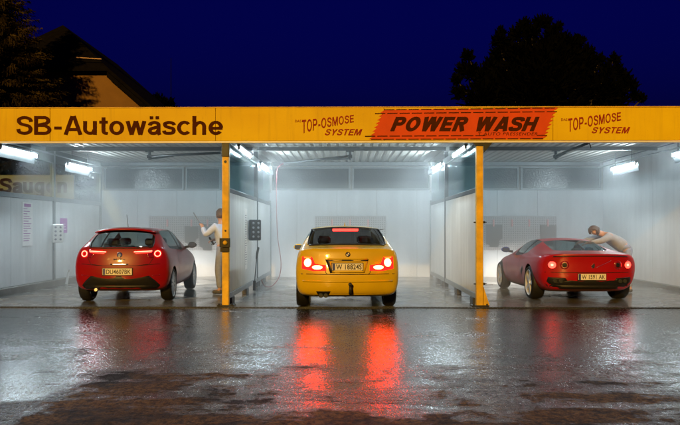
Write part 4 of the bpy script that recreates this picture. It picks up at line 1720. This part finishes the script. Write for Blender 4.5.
# --- red hatchback -------------------------------------------------
def hatchback():
    rt = [(0.26, -0.60), (0.36, -0.68), (0.50, -0.71), (0.62, -0.70), (0.85, -0.66), (1.00, -0.61), (1.05, -0.57)]
    rear = lambda x, z: interp(rt, z) + 0.20 * (abs(x) / 0.85) ** 3.6
    front = lambda x, z: 3.32 - 0.28 * (abs(x) / 0.75) ** 2.4 - 0.12 * max(0, z - 0.5) / 0.3
    st = [
        (-0.66, .27, .73, (.79, .38), (.825, .62), (.80, .86), (.725, 1.00), (.67, 1.03), (.57, 1.04), 1.045),
        (-0.46, .22, .77, (.84, .38), (.862, .62), (.842, .86), (.775, 1.02), (.70, 1.08), (.58, 1.13), 1.15),
        (-0.20, .20, .77, (.845, .38), (.868, .62), (.845, .85), (.775, 1.01), (.69, 1.16), (.56, 1.30), 1.345),
        (-0.10, .19, .77, (.845, .38), (.866, .62), (.845, .85), (.778, 1.01), (.69, 1.18), (.555, 1.35), 1.40),
        (0.30, .19, .77, (.84, .38), (.858, .62), (.84, .84), (.785, .99), (.685, 1.20), (.555, 1.375), 1.428),
        (0.85, .19, .77, (.835, .37), (.852, .60), (.838, .82), (.79, .96), (.685, 1.20), (.56, 1.385), 1.440),
        (0.95, .19, .77, (.835, .37), (.852, .60), (.838, .82), (.79, .955), (.685, 1.20), (.56, 1.382), 1.438),
        (1.42, .19, .77, (.835, .37), (.852, .60), (.838, .81), (.79, .93), (.68, 1.17), (.55, 1.335), 1.39),
        (2.15, .19, .77, (.84, .37), (.858, .60), (.840, .80), (.78, .91), (.725, .965), (.635, .985), 1.005),
        (2.60, .20, .76, (.85, .37), (.862, .60), (.83, .77), (.75, .86), (.64, .905), (.46, .92), .93),
        (3.05, .22, .68, (.78, .37), (.79, .56), (.75, .70), (.66, .78), (.54, .815), (.38, .825), .835),
        (3.32, .26, .50, (.58, .37), (.60, .52), (.56, .62), (.48, .68), (.40, .70), (.30, .71), .72),
    ]

    def glass(i, j):
        if i in (0, 1) and j in (8, 9):
            return 1
        if i == 7 and j in (8, 9):
            return 2
        if j in (6, 7) and i in (3, 4, 6):
            return 3
        if j in (6, 7) and i == 5:
            return 5
        return 0

    lo = lambda p: (p[0], .60 + (p[1] - .60) * .94) if p[1] > .6 else p
    st = [tuple([q[0], q[1], q[2]] + [lo(p) for p in q[3:9]] + [lo((0, q[9]))[1]]) for q in st]
    c = Car('red_hatchback_car', (-4.13, 13.2, 0.0), math.radians(-3.5), 1.0, 'red hatchback car with ring-shaped tail lights in the left bay', M['paint_red'],
            st, rear, front, glass, [(0.0, .31, .345, .56), (2.511, .31, .345, .56)])
    for x in (-.745, .745):
        c.wheel(x, 0, .31, .21, 10, False, .74)
        c.wheel(x, 2.511, .31, .21, 10, False, .74)
    for s in (-1, 1):
        lt = c.patch('tail_light', disc_outline(s * .665, .905, .082, 14), M['lens_red'], .006, .014, (-s * .3, 1, 0))
        ring_mesh(c, s * .655, .905, .042, .057, M['tail_core'], .012, lt)
        c.strip('light_bar', [(s * .56, .953), (s * .25, .938)], .015, M['tail_core'], .008)
        c.strip('light_bar', [(s * .55, .928), (s * .28, .914)], .008, M['tail_glow'], .008)
        c.mirror(s * .90, 1.86, 1.01, M['black_plastic'], .19, .13)
        c.side_strip('door_seam', [(0.62, .40), (0.52, .80), (0.62, .98)], .014, M['black_plastic'], s)
        c.side_strip('door_seam', [(1.90, .30), (1.92, .86)], .014, M['black_plastic'], s)
        c.side_strip('door_handle', [(0.70, .86), (0.90, .86)], .03, M['paint_red'], s, .012)
        c.patch('reflector_or_shield', [(s * .70, .53), (s * .56, .52), (s * .56, .50), (s * .70, .51)], M['lens_red'], .004, .006)
        c.strip('lid_seam_or_glint', [(s * .63, .99), (s * .58, .82), (s * .52, .72), (s * .30, .69)], .007, M['black_plastic'])
    c.strip('bumper_seam', [(-.70, .72), (-.3, .69), (.3, .69), (.70, .72)], .008, M['black_plastic'])
    c.plate(.585, 'DU4607BK', .52, .115, -.03)
    c.patch('rear_diffuser', [(-.52, .505), (.52, .505), (.62, .42), (.70, .33), (.66, .282), (-.66, .282), (-.70, .33), (-.62, .42)], M['black_plastic'], .005, .006, (0, 1, 0), None, -1.0, 7)
    c.strip('lower_valance', [(-.64, .30), (.64, .30)], .07, M['black_plastic'], .012)
    e = c.patch('badge', disc_outline(0, .885, .048, 14), M['chrome'], .006, .008)
    c.patch('badge_centre', disc_outline(0, .885, .032, 12), M['plate_blue'], .012, .003, (0, 1, 0), e)
    yb = c.hit(0, .80)[0].y
    lettering('badge_lettering', 'MiTo', lambda u, v: Vector((-.10 + .20 * u, yb - .012, .79 + .03 * v)), M['chrome'], c.t, .01, 1.3)
    c.patch('lid_handle', [(-.17, .725), (.17, .725), (.15, .705), (-.15, .705)], M['chrome'], .006, .008)
    c.strip('window_frame', [(-.55, 1.02), (-.3, 1.008), (.3, 1.008), (.55, 1.02)], .03, M['black_plastic'], .004)
    for s in (-1, 1):
        c.strip('window_frame', [(s * .55, 1.02), (s * .56, 1.10), (s * .52, 1.25)], .045, M['black_plastic'], .004)
    # spoiler over the rear window, wiper, antenna
    bm = bmesh.new()
    n = 8
    rows = []
    for i in range(n + 1):
        x = -.55 + 1.10 * i / n
        z = 1.348 - .055 * (abs(x) / .55) ** 2.4
        y = -.36 + .10 * (abs(x) / .55) ** 2
        rows.append([bm.verts.new((x, y, z)), bm.verts.new((x, y + .28, z + .042)), bm.verts.new((x, y + .28, z - .02)), bm.verts.new((x, y + .01, z - .018))])
    for a, b in zip(rows, rows[1:]):
        for k in range(4):
            bm.faces.new((a[k], b[k], b[(k + 1) % 4], a[(k + 1) % 4]))
    bm.faces.new(rows[0])
    bm.faces.new(rows[-1][::-1])
    mesh_obj('roof_spoiler', bm, M['paint_red'], c.t, True)
    bm = bmesh.new()
    tube(bm, [(0, -.02, 1.36), (0, -.14, 1.62)], [.006, .003], 6)
    mesh_obj('antenna', bm, M['black_plastic'], c.t)
    bm = bmesh.new()
    y1 = c.hit(0, 1.06)[0].y
    tube(bm, [(0.0, y1 - .02, 1.055), (-.15, c.hit(-.15, 1.07)[0].y - .02, 1.07), (-.30, c.hit(-.3, 1.075)[0].y - .02, 1.075)], .009, 6)
    mesh_obj('rear_wiper', bm, M['black_plastic'], c.t)
    bm = bmesh.new()
    lathe(bm, [(-.66, .026), (-.66, .032), (-.40, .032)], 14, 'Y', (-.42, 0, .26))
    mesh_obj('exhaust_pipe', bm, M['chrome'], c.t, True)
    c.seats(.88, (-.36, .36), (.30, 1.20), 1.17, .66)
    c.headlights(.52, 3.1, .66, 420, 3.28)
    return c


hatchback()


# --- red sports car ------------------------------------------------
def sports():
    rt = [(0.24, -0.76), (0.34, -0.86), (0.48, -0.91), (0.60, -0.90), (0.78, -0.90), (0.90, -0.93), (0.95, -0.90)]
    rear = lambda x, z: interp(rt, z) + 0.24 * (abs(x) / 0.95) ** 3.2
    front = lambda x, z: 3.50 - 0.45 * (abs(x) / 0.8) ** 2.2 - 0.16 * max(0, z - 0.4) / 0.2
    st = [
        (-0.86, .26, .68, (.80, .38), (.87, .58), (.87, .78), (.80, .885), (.72, .915), (.58, .925), .93),
        (-0.62, .20, .78, (.90, .38), (.945, .60), (.935, .79), (.86, .895), (.78, .925), (.62, .935), .94),
        (-0.30, .17, .82, (.93, .38), (.965, .60), (.955, .80), (.875, .905), (.77, .945), (.56, .965), .97),
        (0.10, .15, .82, (.93, .36), (.965, .60), (.95, .80), (.865, .905), (.73, .985), (.53, 1.045), 1.065),
        (0.52, .14, .82, (.91, .34), (.94, .58), (.92, .78), (.84, .89), (.69, 1.03), (.515, 1.135), 1.17),
        (0.80, .14, .82, (.90, .34), (.925, .57), (.905, .76), (.835, .87), (.68, 1.04), (.51, 1.165), 1.205),
        (0.86, .14, .82, (.90, .34), (.925, .57), (.905, .76), (.835, .860), (.69, 1.04), (.52, 1.172), 1.210),
        (1.20, .13, .82, (.90, .33), (.92, .56), (.90, .73), (.840, .825), (.695, 1.03), (.525, 1.170), 1.210),
        (1.60, .13, .82, (.90, .33), (.92, .55), (.90, .71), (.840, .800), (.70, .985), (.54, 1.10), 1.15),
        (2.25, .13, .82, (.91, .33), (.93, .54), (.90, .69), (.83, .785), (.765, .82), (.66, .835), .855),
        (2.70, .13, .80, (.92, .33), (.935, .53), (.90, .68), (.81, .755), (.66, .735), (.46, .715), .715),
        (3.15, .13, .70, (.82, .32), (.83, .48), (.78, .58), (.68, .63), (.54, .62), (.38, .61), .605),
        (3.50, .17, .48, (.56, .28), (.57, .38), (.53, .44), (.46, .48), (.38, .49), (.28, .50), .505),
    ]

    def glass(i, j):
        if i in (2, 3) and j in (8, 9):
            return 1
        if i == 8 and j in (8, 9):
            return 2
        if j in (6, 7) and i in (4, 6, 7):
            return 3
        if j in (6, 7) and i == 5:
            return 5
        return 0

    c = Car('red_sports_car', (4.44, 13.62, 0.0), math.radians(-.6), .97, 'low red sports car with round tail lights in the right bay', M['paint_sport'],
            st, rear, front, glass, [(0.0, .33, .372, .60), (2.6, .318, .362, .62)])
    for x in (-.83, .83):
        c.wheel(x, 0, .33, .26, 5, False, .76)
        c.wheel(x, 2.6, .318, .22, 5, False, .76)
    for s in (-1, 1):
        for x, lit in ((.715, True), (.50, False)):
            lt = c.patch('tail_light', disc_outline(s * x, .715, .080, 14), M['lens_red'], .010, .02)
            if lit:
                ring_mesh(c, s * x, .715, .030, .066, M['tail_glow'], .014, lt)
                c.patch('lamp_core', disc_outline(s * x, .715, .026, 10), M['tail_core'], .014, .004, (0, 1, 0), lt)
            else:
                c.patch('lamp_core', disc_outline(s * x, .715, .045, 10), M['black_plastic'], .013, .004, (0, 1, 0), lt)
        c.mirror(s * .95, 1.93, .93, M['plate_blue'], .20, .125)
        gr = c.patch('exhaust_grille', [(s * .78, .485), (s * .48, .47), (s * .44, .42), (s * .50, .36), (s * .74, .345), (s * .80, .40)], M['black_plastic'], .004, .006)
        for x in (.56, .66):
            bm = bmesh.new()
            lathe(bm, [(-.02, .030), (-.02, .038), (.10, .038), (.10, .030)], 14, 'Y')
            p = mesh_obj('exhaust_pipe', bm, M['dark_steel'], gr, True)
            h = c.hit(s * x, .41)[0]
            p.location = (s * x, h.y - .01, .41)
        c.side_strip('door_seam', [(0.86, .26), (0.84, .60), (0.92, .85)], .014, M['black_plastic'], s)
        c.side_strip('door_seam', [(1.98, .24), (2.02, .74)], .014, M['black_plastic'], s)
        c.side_strip('side_intake', [(0.52, .60), (0.72, .47)], .10, M['black_plastic'], s, .004)
        c.side_strip('sill_line', [(0.45, .21), (2.15, .19)], .03, M['black_plastic'], s, .004)
    c.strip('tail_lip', [(-.70, .872), (-.3, .885), (.3, .885), (.70, .872)], .020, M['black_plastic'], .004)
    c.strip('bumper_seam', [(-.84, .575), (0, .575), (.84, .575)], .010, M['black_plastic'])
    c.patch('rear_diffuser', [(-.82, .36), (-.42, .425), (.42, .425), (.82, .36), (.76, .285), (-.76, .285)], M['black_plastic'], .006, .006, (0, 1, 0), None, -1.0, 7)
    c.strip('lower_valance', [(-.74, .295), (.74, .295)], .075, M['black_plastic'], .014)
    c.plate(.495, 'W 1591 AK', .52, .115, 0.0, 0, True, .016)
    # prancing horse badge
    hs = [(-.02, 0), (-.008, .002), (-.004, .03), (.012, .035), (.012, .012), (.022, .008), (.022, .04), (.03, .06), (.016, .07), (.02, .088), (.006, .094), (-.004, .082), (.002, .07), (-.012, .072), (-.02, .062), (-.006, .058), (-.008, .045), (-.026, .05), (-.034, .066), (-.036, .04), (-.02, .036), (-.024, .02)]
    yb = c.hit(.02, .70)[0].y
    bm = bmesh.new()
    prism_y(bm, [(x + .02, z + .655) for x, z in hs], yb - .010, yb - .004)
    bmesh.ops.triangulate(bm, faces=bm.faces)
    mesh_obj('badge', bm, M['chrome'], c.t)
    c.strip('lid_seam_or_glint', [(.07, .665), (.36, .80)], .006, M['chrome'], .003)  # chrome strip stands in for a bright highlight along an edge
    c.seats(.72, (-.36, .36), (1.05,), .98, .66)
    c.headlights(.60, 3.0, .60, 420, 3.3)
    return c


sports()


# ------------------------------------------------------------------ people
def skin_mesh(name, verts, edges, radii, root, mat, parent, sub=2):
    me = bpy.data.meshes.new(name)
    me.from_pydata([tuple(v) for v in verts], edges, [])
    o = bpy.data.objects.new(name, me)
    COL.objects.link(o)
    o.modifiers.new('k', 'SKIN')
    sv = me.skin_vertices[0].data
    for i, r in enumerate(radii):
        sv[i].radius = (r, r) if not isinstance(r, tuple) else r
        sv[i].use_root = (i == root)
    md = o.modifiers.new('s', 'SUBSURF')
    md.levels = sub
    md.render_levels = sub
    m2 = evaluated(o)
    bpy.data.objects.remove(o)
    m2.name = name
    m2.materials.clear()
    m2.materials.append(mat)
    for p in m2.polygons:
        p.use_smooth = True
    o = bpy.data.objects.new(name, m2)
    COL.objects.link(o)
    o.parent = parent
    return o


def person(loc, J, look, label, jacket, trousers, fist):
    """J: joints relative to loc; look: unit direction of the face"""
    t = thing('person', loc, label, 'person')
    V, E, Rr = [], [], []

    def add(p, r, parent=None):
        V.append(Vector(p))
        Rr.append(r)
        if parent is not None:
            E.append((parent, len(V) - 1))
        return len(V) - 1

    J = {k: Vector(v) for k, v in J.items()}
    pel = add(J['pelvis'], .13)
    ab = add(J['pelvis'].lerp(J['chest'], .5), .125, pel)
    ch = add(J['chest'], .145, ab)
    nk = add(J['neck'], .062, ch)
    hb = add(J['neck'].lerp(J['head'], .55), .060, nk)
    hd = add(J['head'], .098, hb)
    up = (J['head'] - J['neck']).normalized()
    add(J['head'] + up * .085, .075, hd)
    look = Vector(look).normalized()
    fp = add(J['head'] + look * .055 - up * .035, .062, hd)
    add(J['head'] + look * .092 - up * .012, .014, fp)      # nose
    side = look.cross(up).normalized()
    hands = []
    for s in ('l', 'r'):
        sh = add(J['sh_' + s], .066, ch)
        el = add(J['el_' + s], .047, sh)
        wr = add(J['wr_' + s], .032, el)
        d = (J['wr_' + s] - J['el_' + s]).normalized()
        pm = add(J['wr_' + s] + d * .055, .034, wr)
        n1 = d.cross(Vector((0, 0, 1)))
        if n1.length < .1:
            n1 = d.cross(Vector((0, 1, 0)))
        n1.normalize()
        n2 = n1.cross(d).normalized()
        for k, ln in enumerate((.075, .085, .08, .062)):
            b = J['wr_' + s] + d * .085 + n1 * (.027 - .018 * k)
            f0 = add(b, .010, pm)
            f1 = add(b + d * ln * .45 - n2 * .012, .009, f0)
            add(b + d * ln * (.45 if fist else .85) - n2 * (.045 if fist else .035), .008, f1)
        th0 = add(J['wr_' + s] + d * .03 + n1 * .035, .012, pm)
        add(J['wr_' + s] + d * .065 + n1 * .058 - n2 * .02, .010, th0)
        hp = add(J['hip_' + s], .085, pel)
        kn = add(J['kn_' + s], .058, hp)
        an = add(J['an_' + s], .042, kn)
        add(J['toe_' + s], .036, an)
    body = skin_mesh('body', V, E, Rr, pel, M['skin'], t)
    # clothes
    jv = [J['pelvis'] - (J['chest'] - J['pelvis']).normalized() * .02, J['pelvis'].lerp(J['chest'], .5), J['chest'], J['neck'].lerp(J['chest'], .25)]
    je = [(0, 1), (1, 2), (2, 3)]
    jr = [.165, .155, .172, .085]
    for s in ('l', 'r'):
        i = len(jv)
        jv += [J['sh_' + s], J['el_' + s], J['el_' + s].lerp(J['wr_' + s], .9)]
        je += [(2, i), (i, i + 1), (i + 1, i + 2)]
        jr += [.09, .066, .05]
    skin_mesh('jacket', jv, je, jr, 2, jacket, t)
    tv = [J['pelvis'], J['pelvis'].lerp(J['chest'], .3)]
    te, tr = [(0, 1)], [.145, .13]
    for s in ('l', 'r'):
        i = len(tv)
        tv += [J['hip_' + s], J['kn_' + s], J['an_' + s] + Vector((0, 0, .03))]
        te += [(0, i), (i, i + 1), (i + 1, i + 2)]
        tr += [.105, .076, .062]
    skin_mesh('trousers', tv, te, tr, 0, trousers, t)
    for s in ('l', 'r'):
        a, b = J['an_' + s], J['toe_' + s]
        d = (b - a)
        d.z = 0
        d.normalize()
        skin_mesh('shoe', [Vector((a.x, a.y, .05)) - d * .05, Vector((a.x, a.y, .055)) + d * .04, Vector((b.x, b.y, .04)) + d * .03], [(0, 1), (1, 2)], [.048, .052, .04], 0, M['shoe'], t)
    bm = bmesh.new()
    bmesh.ops.create_uvsphere(bm, u_segments=20, v_segments=14, radius=1.0)
    kill = []
    for v in bm.verts:
        n = v.co.copy()
        if n.dot(look) > .30 and n.dot(up) < .42 or n.dot(up) < -.62:
            kill.append(v)
        r_ = .121 if n.dot(look) < .2 else .117
        v.co = n * (r_ + .006 * mnoise.noise(n * 6)) + up * (n.dot(up) * .018)
    bmesh.ops.delete(bm, geom=kill, context='VERTS')
    hr_ = mesh_obj('hair', bm, M['hair'], t, True)
    hr_.location = J['head'] + up * .02 - look * .008
    sd = hr_.modifiers.new('thick', 'SOLIDIFY')
    sd.thickness = .012
    for s in (-1, 1):
        bm = bmesh.new()
        bmesh.ops.create_uvsphere(bm, u_segments=8, v_segments=6, radius=.011)
        e = mesh_obj('eye', bm, M['white_plastic'], t, True)
        e.location = J['head'] + look * .094 + side * (.032 * s) + up * .008
        bm = bmesh.new()
        bmesh.ops.create_uvsphere(bm, u_segments=8, v_segments=6, radius=.024)
        for v in bm.verts:
            v.co.y *= .5
        e = mesh_obj('ear', bm, M['skin'], t, True)
        e.location = J['head'] + side * (.098 * s) - up * .01
    return t


# washer half hidden behind the left yellow post, lance pointing at the hatchback
p1 = (-2.57, 14.6, 0)
Jn = dict(pelvis=(0, 0, .95), chest=(-.04, .04, 1.28), neck=(-.06, .05, 1.46), head=(-.08, .07, 1.63),
          sh_l=(-.17, -.12, 1.40), el_l=(-.36, -.10, 1.22), wr_l=(-.47, .08, 1.40),
          sh_r=(.06, .20, 1.40), el_r=(-.06, .36, 1.18), wr_r=(-.27, .34, 1.12),
          hip_l=(-.05, -.09, .90), kn_l=(-.10, -.12, .49), an_l=(-.06, -.13, .08), toe_l=(-.20, -.09, .05),
          hip_r=(.06, .08, .90), kn_r=(.03, .14, .49), an_r=(.08, .16, .08), toe_r=(-.06, .22, .05))
person(p1, Jn, (-.75, .6, -.1), 'person in a pale grey jacket spraying, half hidden by the left yellow post', M['jacket_grey'], M['jeans'], True)
t = thing('spray_lance', (p1[0] - .33, p1[1] + .30, 1.13), 'black spray lance held by the person at the left yellow post', 'lance')
o = Vector(t.location)
a, b = Vector((p1[0] - .36, p1[1] + .40, 1.10)), Vector((p1[0] - .56, p1[1] + .14, 1.44))
bm = bmesh.new()
hr = Vector(p1) + Vector((-.33, .35, 1.10))
hl = Vector(p1) + Vector((-.52, .15, 1.46))
dv = (hl - hr).normalized()
tube(bm, [hr - dv * .10 - o, hr + dv * .10 - o], .022, 8)
mesh_obj('grip', bm, M['black_plastic'], t)
bm = bmesh.new()
tube(bm, [hr + dv * .10 - o, hl + dv * .30 - o], .011, 8)
mesh_obj('barrel', bm, M['chrome'], t)

# second person leaning over the tail of the sports car
p2 = (5.94, 15.0, 0)
Jn = dict(pelvis=(0, 0, .94), chest=(-.32, -.02, 1.17), neck=(-.50, -.03, 1.25), head=(-.66, -.04, 1.30),
          sh_l=(-.40, -.21, 1.20), el_l=(-.62, -.30, 1.10), wr_l=(-.86, -.26, 1.06),
          sh_r=(-.40, .17, 1.20), el_r=(-.64, .26, 1.14), wr_r=(-.88, .20, 1.07),
          hip_l=(.02, -.10, .90), kn_l=(-.04, -.12, .49), an_l=(.06, -.12, .08), toe_l=(-.10, -.14, .05),
          hip_r=(.02, .10, .90), kn_r=(-.02, .14, .49), an_r=(.10, .15, .08), toe_r=(-.06, .15, .05))
person(p2, Jn, (-.85, -.05, -.5), 'person in a taupe jacket bending over the roof of the red sports car', M['jacket_taupe'], M['jeans'], False)

# ------------------------------------------------------------------ house behind the left bay
YH = 29.0
ap = P(63, 25, YH + 2.0)
t = thing('house', (ap.x, YH, 0), 'house gable with lit ochre wall and dark half-hipped roof', 'house')
ec = P(107, 67, YH - .35)
zr, ze, he = ap.z, ec.z, ec.x - ap.x
slope = (zr - ze) / he
hw = 5.6
bm = bmesh.new()
zb_ = zr - hw * slope
out = [(-hw + .35, 0), (hw - .35, 0), (hw - .35, zb_ + .28), (he - .1, ze - .12), (-he + .1, ze - .12), (-hw + .35, zb_ + .28)]
prism_y(bm, out, 0, 9.0)
mesh_obj('wall', bm, M['house_wall'], t)
bm = bmesh.new()
for s in (-1, 1):
    a = [(s * 0, 2.0, zr), (s * he, -.35, ze), (s * hw, -.35, zb_), (s * hw, 9.4, zb_), (0, 9.4, zr)]
    v1 = [bm.verts.new(q) for q in a]
    v2 = [bm.verts.new((q[0], q[1], q[2] - .16)) for q in a]
    bm.faces.new(v1)
    bm.faces.new(v2[::-1])
    for k in range(5):
        bm.faces.new((v1[k], v2[k], v2[(k + 1) % 5], v1[(k + 1) % 5]))
roof = mesh_obj('roof', bm, M['roof_dark'], t)
bm = bmesh.new()
a = [(0, 2.0, zr + .003), (-he, -.35, ze + .003), (he, -.35, ze + .003)]
v1 = [bm.verts.new(q) for q in a]
v2 = [bm.verts.new((q[0], q[1], q[2] - .16)) for q in a]
bm.faces.new(v1)
bm.faces.new(v2[::-1])
for k in range(3):
    bm.faces.new((v1[k], v2[k], v2[(k + 1) % 3], v1[(k + 1) % 3]))
mesh_obj('half_hip', bm, M['roof_dark'], roof)
bm = bmesh.new()
tube(bm, [(PX(80, YH) - ap.x, -.42, PZ(80, 60, YH)), (PX(105, YH) - ap.x, -.42, PZ(105, 61.5, YH))], .022, 8)
mesh_obj('gutter', bm, M['gutter'], roof)
bm = bmesh.new()
for s in (-1, 1):
    bm = bmesh.new()
    prism_y(bm, [(s * he, ze - .18), (s * hw, zb_ - .18), (s * hw, zb_ - .42), (s * he, ze - .42)], -.38, -.30)
    mesh_obj('barge_board', bm, M['roof_dark'], roof)

# ------------------------------------------------------------------ trees


def quad(bm, c, u, v):
    bm.faces.new([bm.verts.new(c - u - v), bm.verts.new(c + u - v * .6), bm.verts.new(c + u * 1.2 + v * .6), bm.verts.new(c - u * .8 + v)])


def spruce(px_, Y, Ht, slope_, lab, seed, zmin=2.6, mat=None, dens=1.0):
    rnd = random.Random(seed)
    X = PX(px_, Y)
    t = thing('spruce_tree', (X, Y, -.2), lab, 'tree')
    bm = bmesh.new()
    tube(bm, [(0, 0, 0), (0.03, 0, Ht * .5), (0, 0, Ht * .97)], [.20, .13, .02], 10)
    mesh_obj('trunk', bm, M['bark'], t)
    bm = bmesh.new()
    z = zmin
    while z < Ht - .1:
        rr = (Ht - z) * slope_
        nb = max(5, int(11 * dens))
        a0 = rnd.random() * 6.28
        for k in range(nb):
            a = a0 + 2 * PI * k / nb + rnd.uniform(-.25, .25)
            L = rr * rnd.choice((rnd.uniform(.62, .85), rnd.uniform(.8, 1.0), rnd.uniform(.9, 1.12)))
            d = Vector((math.cos(a), math.sin(a), 0))
            sd = Vector((-d.y, d.x, 0))
            n = max(5, int(L * 10))
            zz = z + rnd.uniform(-.15, .15)
            dr = rnd.uniform(.22, .38)
            for i in range(1, n + 1):
                q = i / n
                p = d * (L * q) + Vector((0, 0, zz - dr * L * q + .18 * L * q * q * q))
                wd = (.42 * (1 - q) + .10) * min(1.0, L * .6)
                for s in (-1, 1):
                    m_ = max(2, int(wd * 16))
                    for j in range(m_):
                        ww = wd * (j + rnd.random()) / m_
                        c = p + sd * s * ww + d * ww * .45 + Vector((0, 0, -ww * .35 + rnd.uniform(-.05, .03)))
                        u = (sd * s * .6 + d * rnd.uniform(.4, .9) + Vector((0, 0, -rnd.uniform(.1, .5)))).normalized() * rnd.uniform(.06, .12)
                        v = Vector((rnd.uniform(-1, 1), rnd.uniform(-1, 1), rnd.uniform(-.4, 1))).normalized() * rnd.uniform(.016, .034)
                        quad(bm, c, u, v)
                        if rnd.random() < .55:
                            quad(bm, c + Vector((0, 0, -.08)), Vector((rnd.uniform(-.02, .02), rnd.uniform(-.02, .02), -.08)), sd * .018)
        z += .21
    mesh_obj('crown', bm, mat or M['needles'], t, False, False)
    return t


spruce(-5, 25.5, 12.9, .42, 'tall spruce with warm-lit branch tips at the left edge', 5, 2.8)


def leafy(px_, Y, lobes, lab, seed, size=.2, per=2600, ztr=3.0):
    rnd = random.Random(seed)
    X = PX(px_, Y)
    t = thing('leafy_tree', (X, Y, -.2), lab, 'tree')
    bm = bmesh.new()
    o = Vector(t.location)
    cs = [(P(a, b, Y) - o + Vector((0, rnd.uniform(-1, 1) * r * Y / F * .6, 0)), r * Y / F) for a, b, r in lobes]
    tube(bm, [(0, 0, 0), (0, 0, ztr), cs[0][0]], [.35, .28, .08], 10)
    for c, r in cs[1:]:
        tube(bm, [(0, 0, ztr * .9), Vector((0, 0, ztr * .9)).lerp(c, .5) + Vector((0, 0, .3)), c], [.16, .10, .03], 7)
    mesh_obj('trunk', bm, M['bark'], t)
    bm = bmesh.new()
    for c, r in cs:
        n = int(per * (r / 2.0) ** 2) + 70
        for _ in range(n):
            v = Vector((rnd.gauss(0, 1), rnd.gauss(0, 1), rnd.gauss(0, 1))).normalized()
            q = rnd.random() ** .45
            lump = 1 + .38 * mnoise.noise(v * 2.6 + c)
            p = c + v * r * q * lump
            u = (v * .8 + Vector((rnd.uniform(-.5, .5), rnd.uniform(-.5, .5), rnd.uniform(0, .8)))).normalized() * size * rnd.uniform(.5, 1.2)
            w_ = Vector((rnd.uniform(-1, 1), rnd.uniform(-1, 1), rnd.uniform(-1, 1))).normalized() * size * rnd.uniform(.25, .5)
            quad(bm, p, u, w_)
    mesh_obj('crown', bm, M['leaves_dark'], t, False, False)
    return t


lob = [(541, 74, 34), (512, 84, 28), (572, 84, 32), (541, 100, 44), (490, 92, 20), (598, 92, 24), (480, 100, 18), (612, 100, 18)]
for a_, b_, r_ in ((457, 80, 5), (463, 68, 6), (467, 57, 5), (470, 72, 8), (481, 78, 9), (492, 66, 8), (499, 54, 8), (498, 42, 6), (501, 33, 5), (508, 46, 8), (517, 34, 7), (524, 25, 6),
                   (531, 33, 8), (539, 24, 6), (546, 22, 5), (551, 34, 7), (557, 28, 4), (562, 42, 8), (571, 46, 8), (579, 41, 5), (585, 54, 8), (592, 62, 8), (600, 60, 5), (606, 70, 8),
                   (614, 60, 5), (617, 70, 7), (625, 77, 6), (631, 86, 6), (622, 88, 9), (636, 95, 5), (459, 92, 7), (530, 48, 14), (548, 50, 14), (515, 58, 14), (566, 60, 14), (580, 68, 12), (500, 72, 12), (642, 99, 3)):
    lob.append((a_, b_, r_))
leafy(541, 38.0, lob, 'large dark tree against the night sky behind the right bay', 11)
leafy(160, 46.0, [(159, 101, 7), (152, 105, 7), (168, 106, 8), (160, 112, 14)], 'small dark treetop just above the yellow fascia beside the house', 4, .16)

# thin mast
bm = bmesh.new()
X = PX(171, 46)
tube(bm, [(X, 46, -.2), (X, 46, PZ(171, 58, 46))], [.05, .02], 6)
tag(mesh_obj('antenna_mast', bm, M['roof_dark']), 'very thin dark mast rising above the yellow fascia', 'mast')

# ------------------------------------------------------------------ spray mist hanging in the bays
def mist_box(name, z0, z1, dens, lab):
    bm = bmesh.new()
    span(bm, (XL + .002, 13.7, z0), (XR - .002, YW - .002, z1))
    o = mesh_obj(name, bm, None)
    mm = bpy.data.materials.new(name)
    mm.use_nodes = True
    nt = mm.node_tree
    nt.nodes.clear()
    pv = nt.nodes.new('ShaderNodeVolumePrincipled')
    pv.inputs['Color'].default_value = (0.93, 0.965, 1.0, 1)
    pv.inputs['Density'].default_value = dens
    pv.inputs['Anisotropy'].default_value = 0.25
    mo = nt.nodes.new('ShaderNodeOutputMaterial')
    nt.links.new(pv.outputs[0], mo.inputs['Volume'])
    o.data.materials.append(mm)
    tag(o, lab, 'mist', kind='stuff')


mist_box('spray_mist', .012, 2.32, .105, 'white spray mist hanging low in the wash bays')
mist_box('thin_mist', 2.322, ZC - .012, .05, 'thin mist under the ceiling of the wash bays')
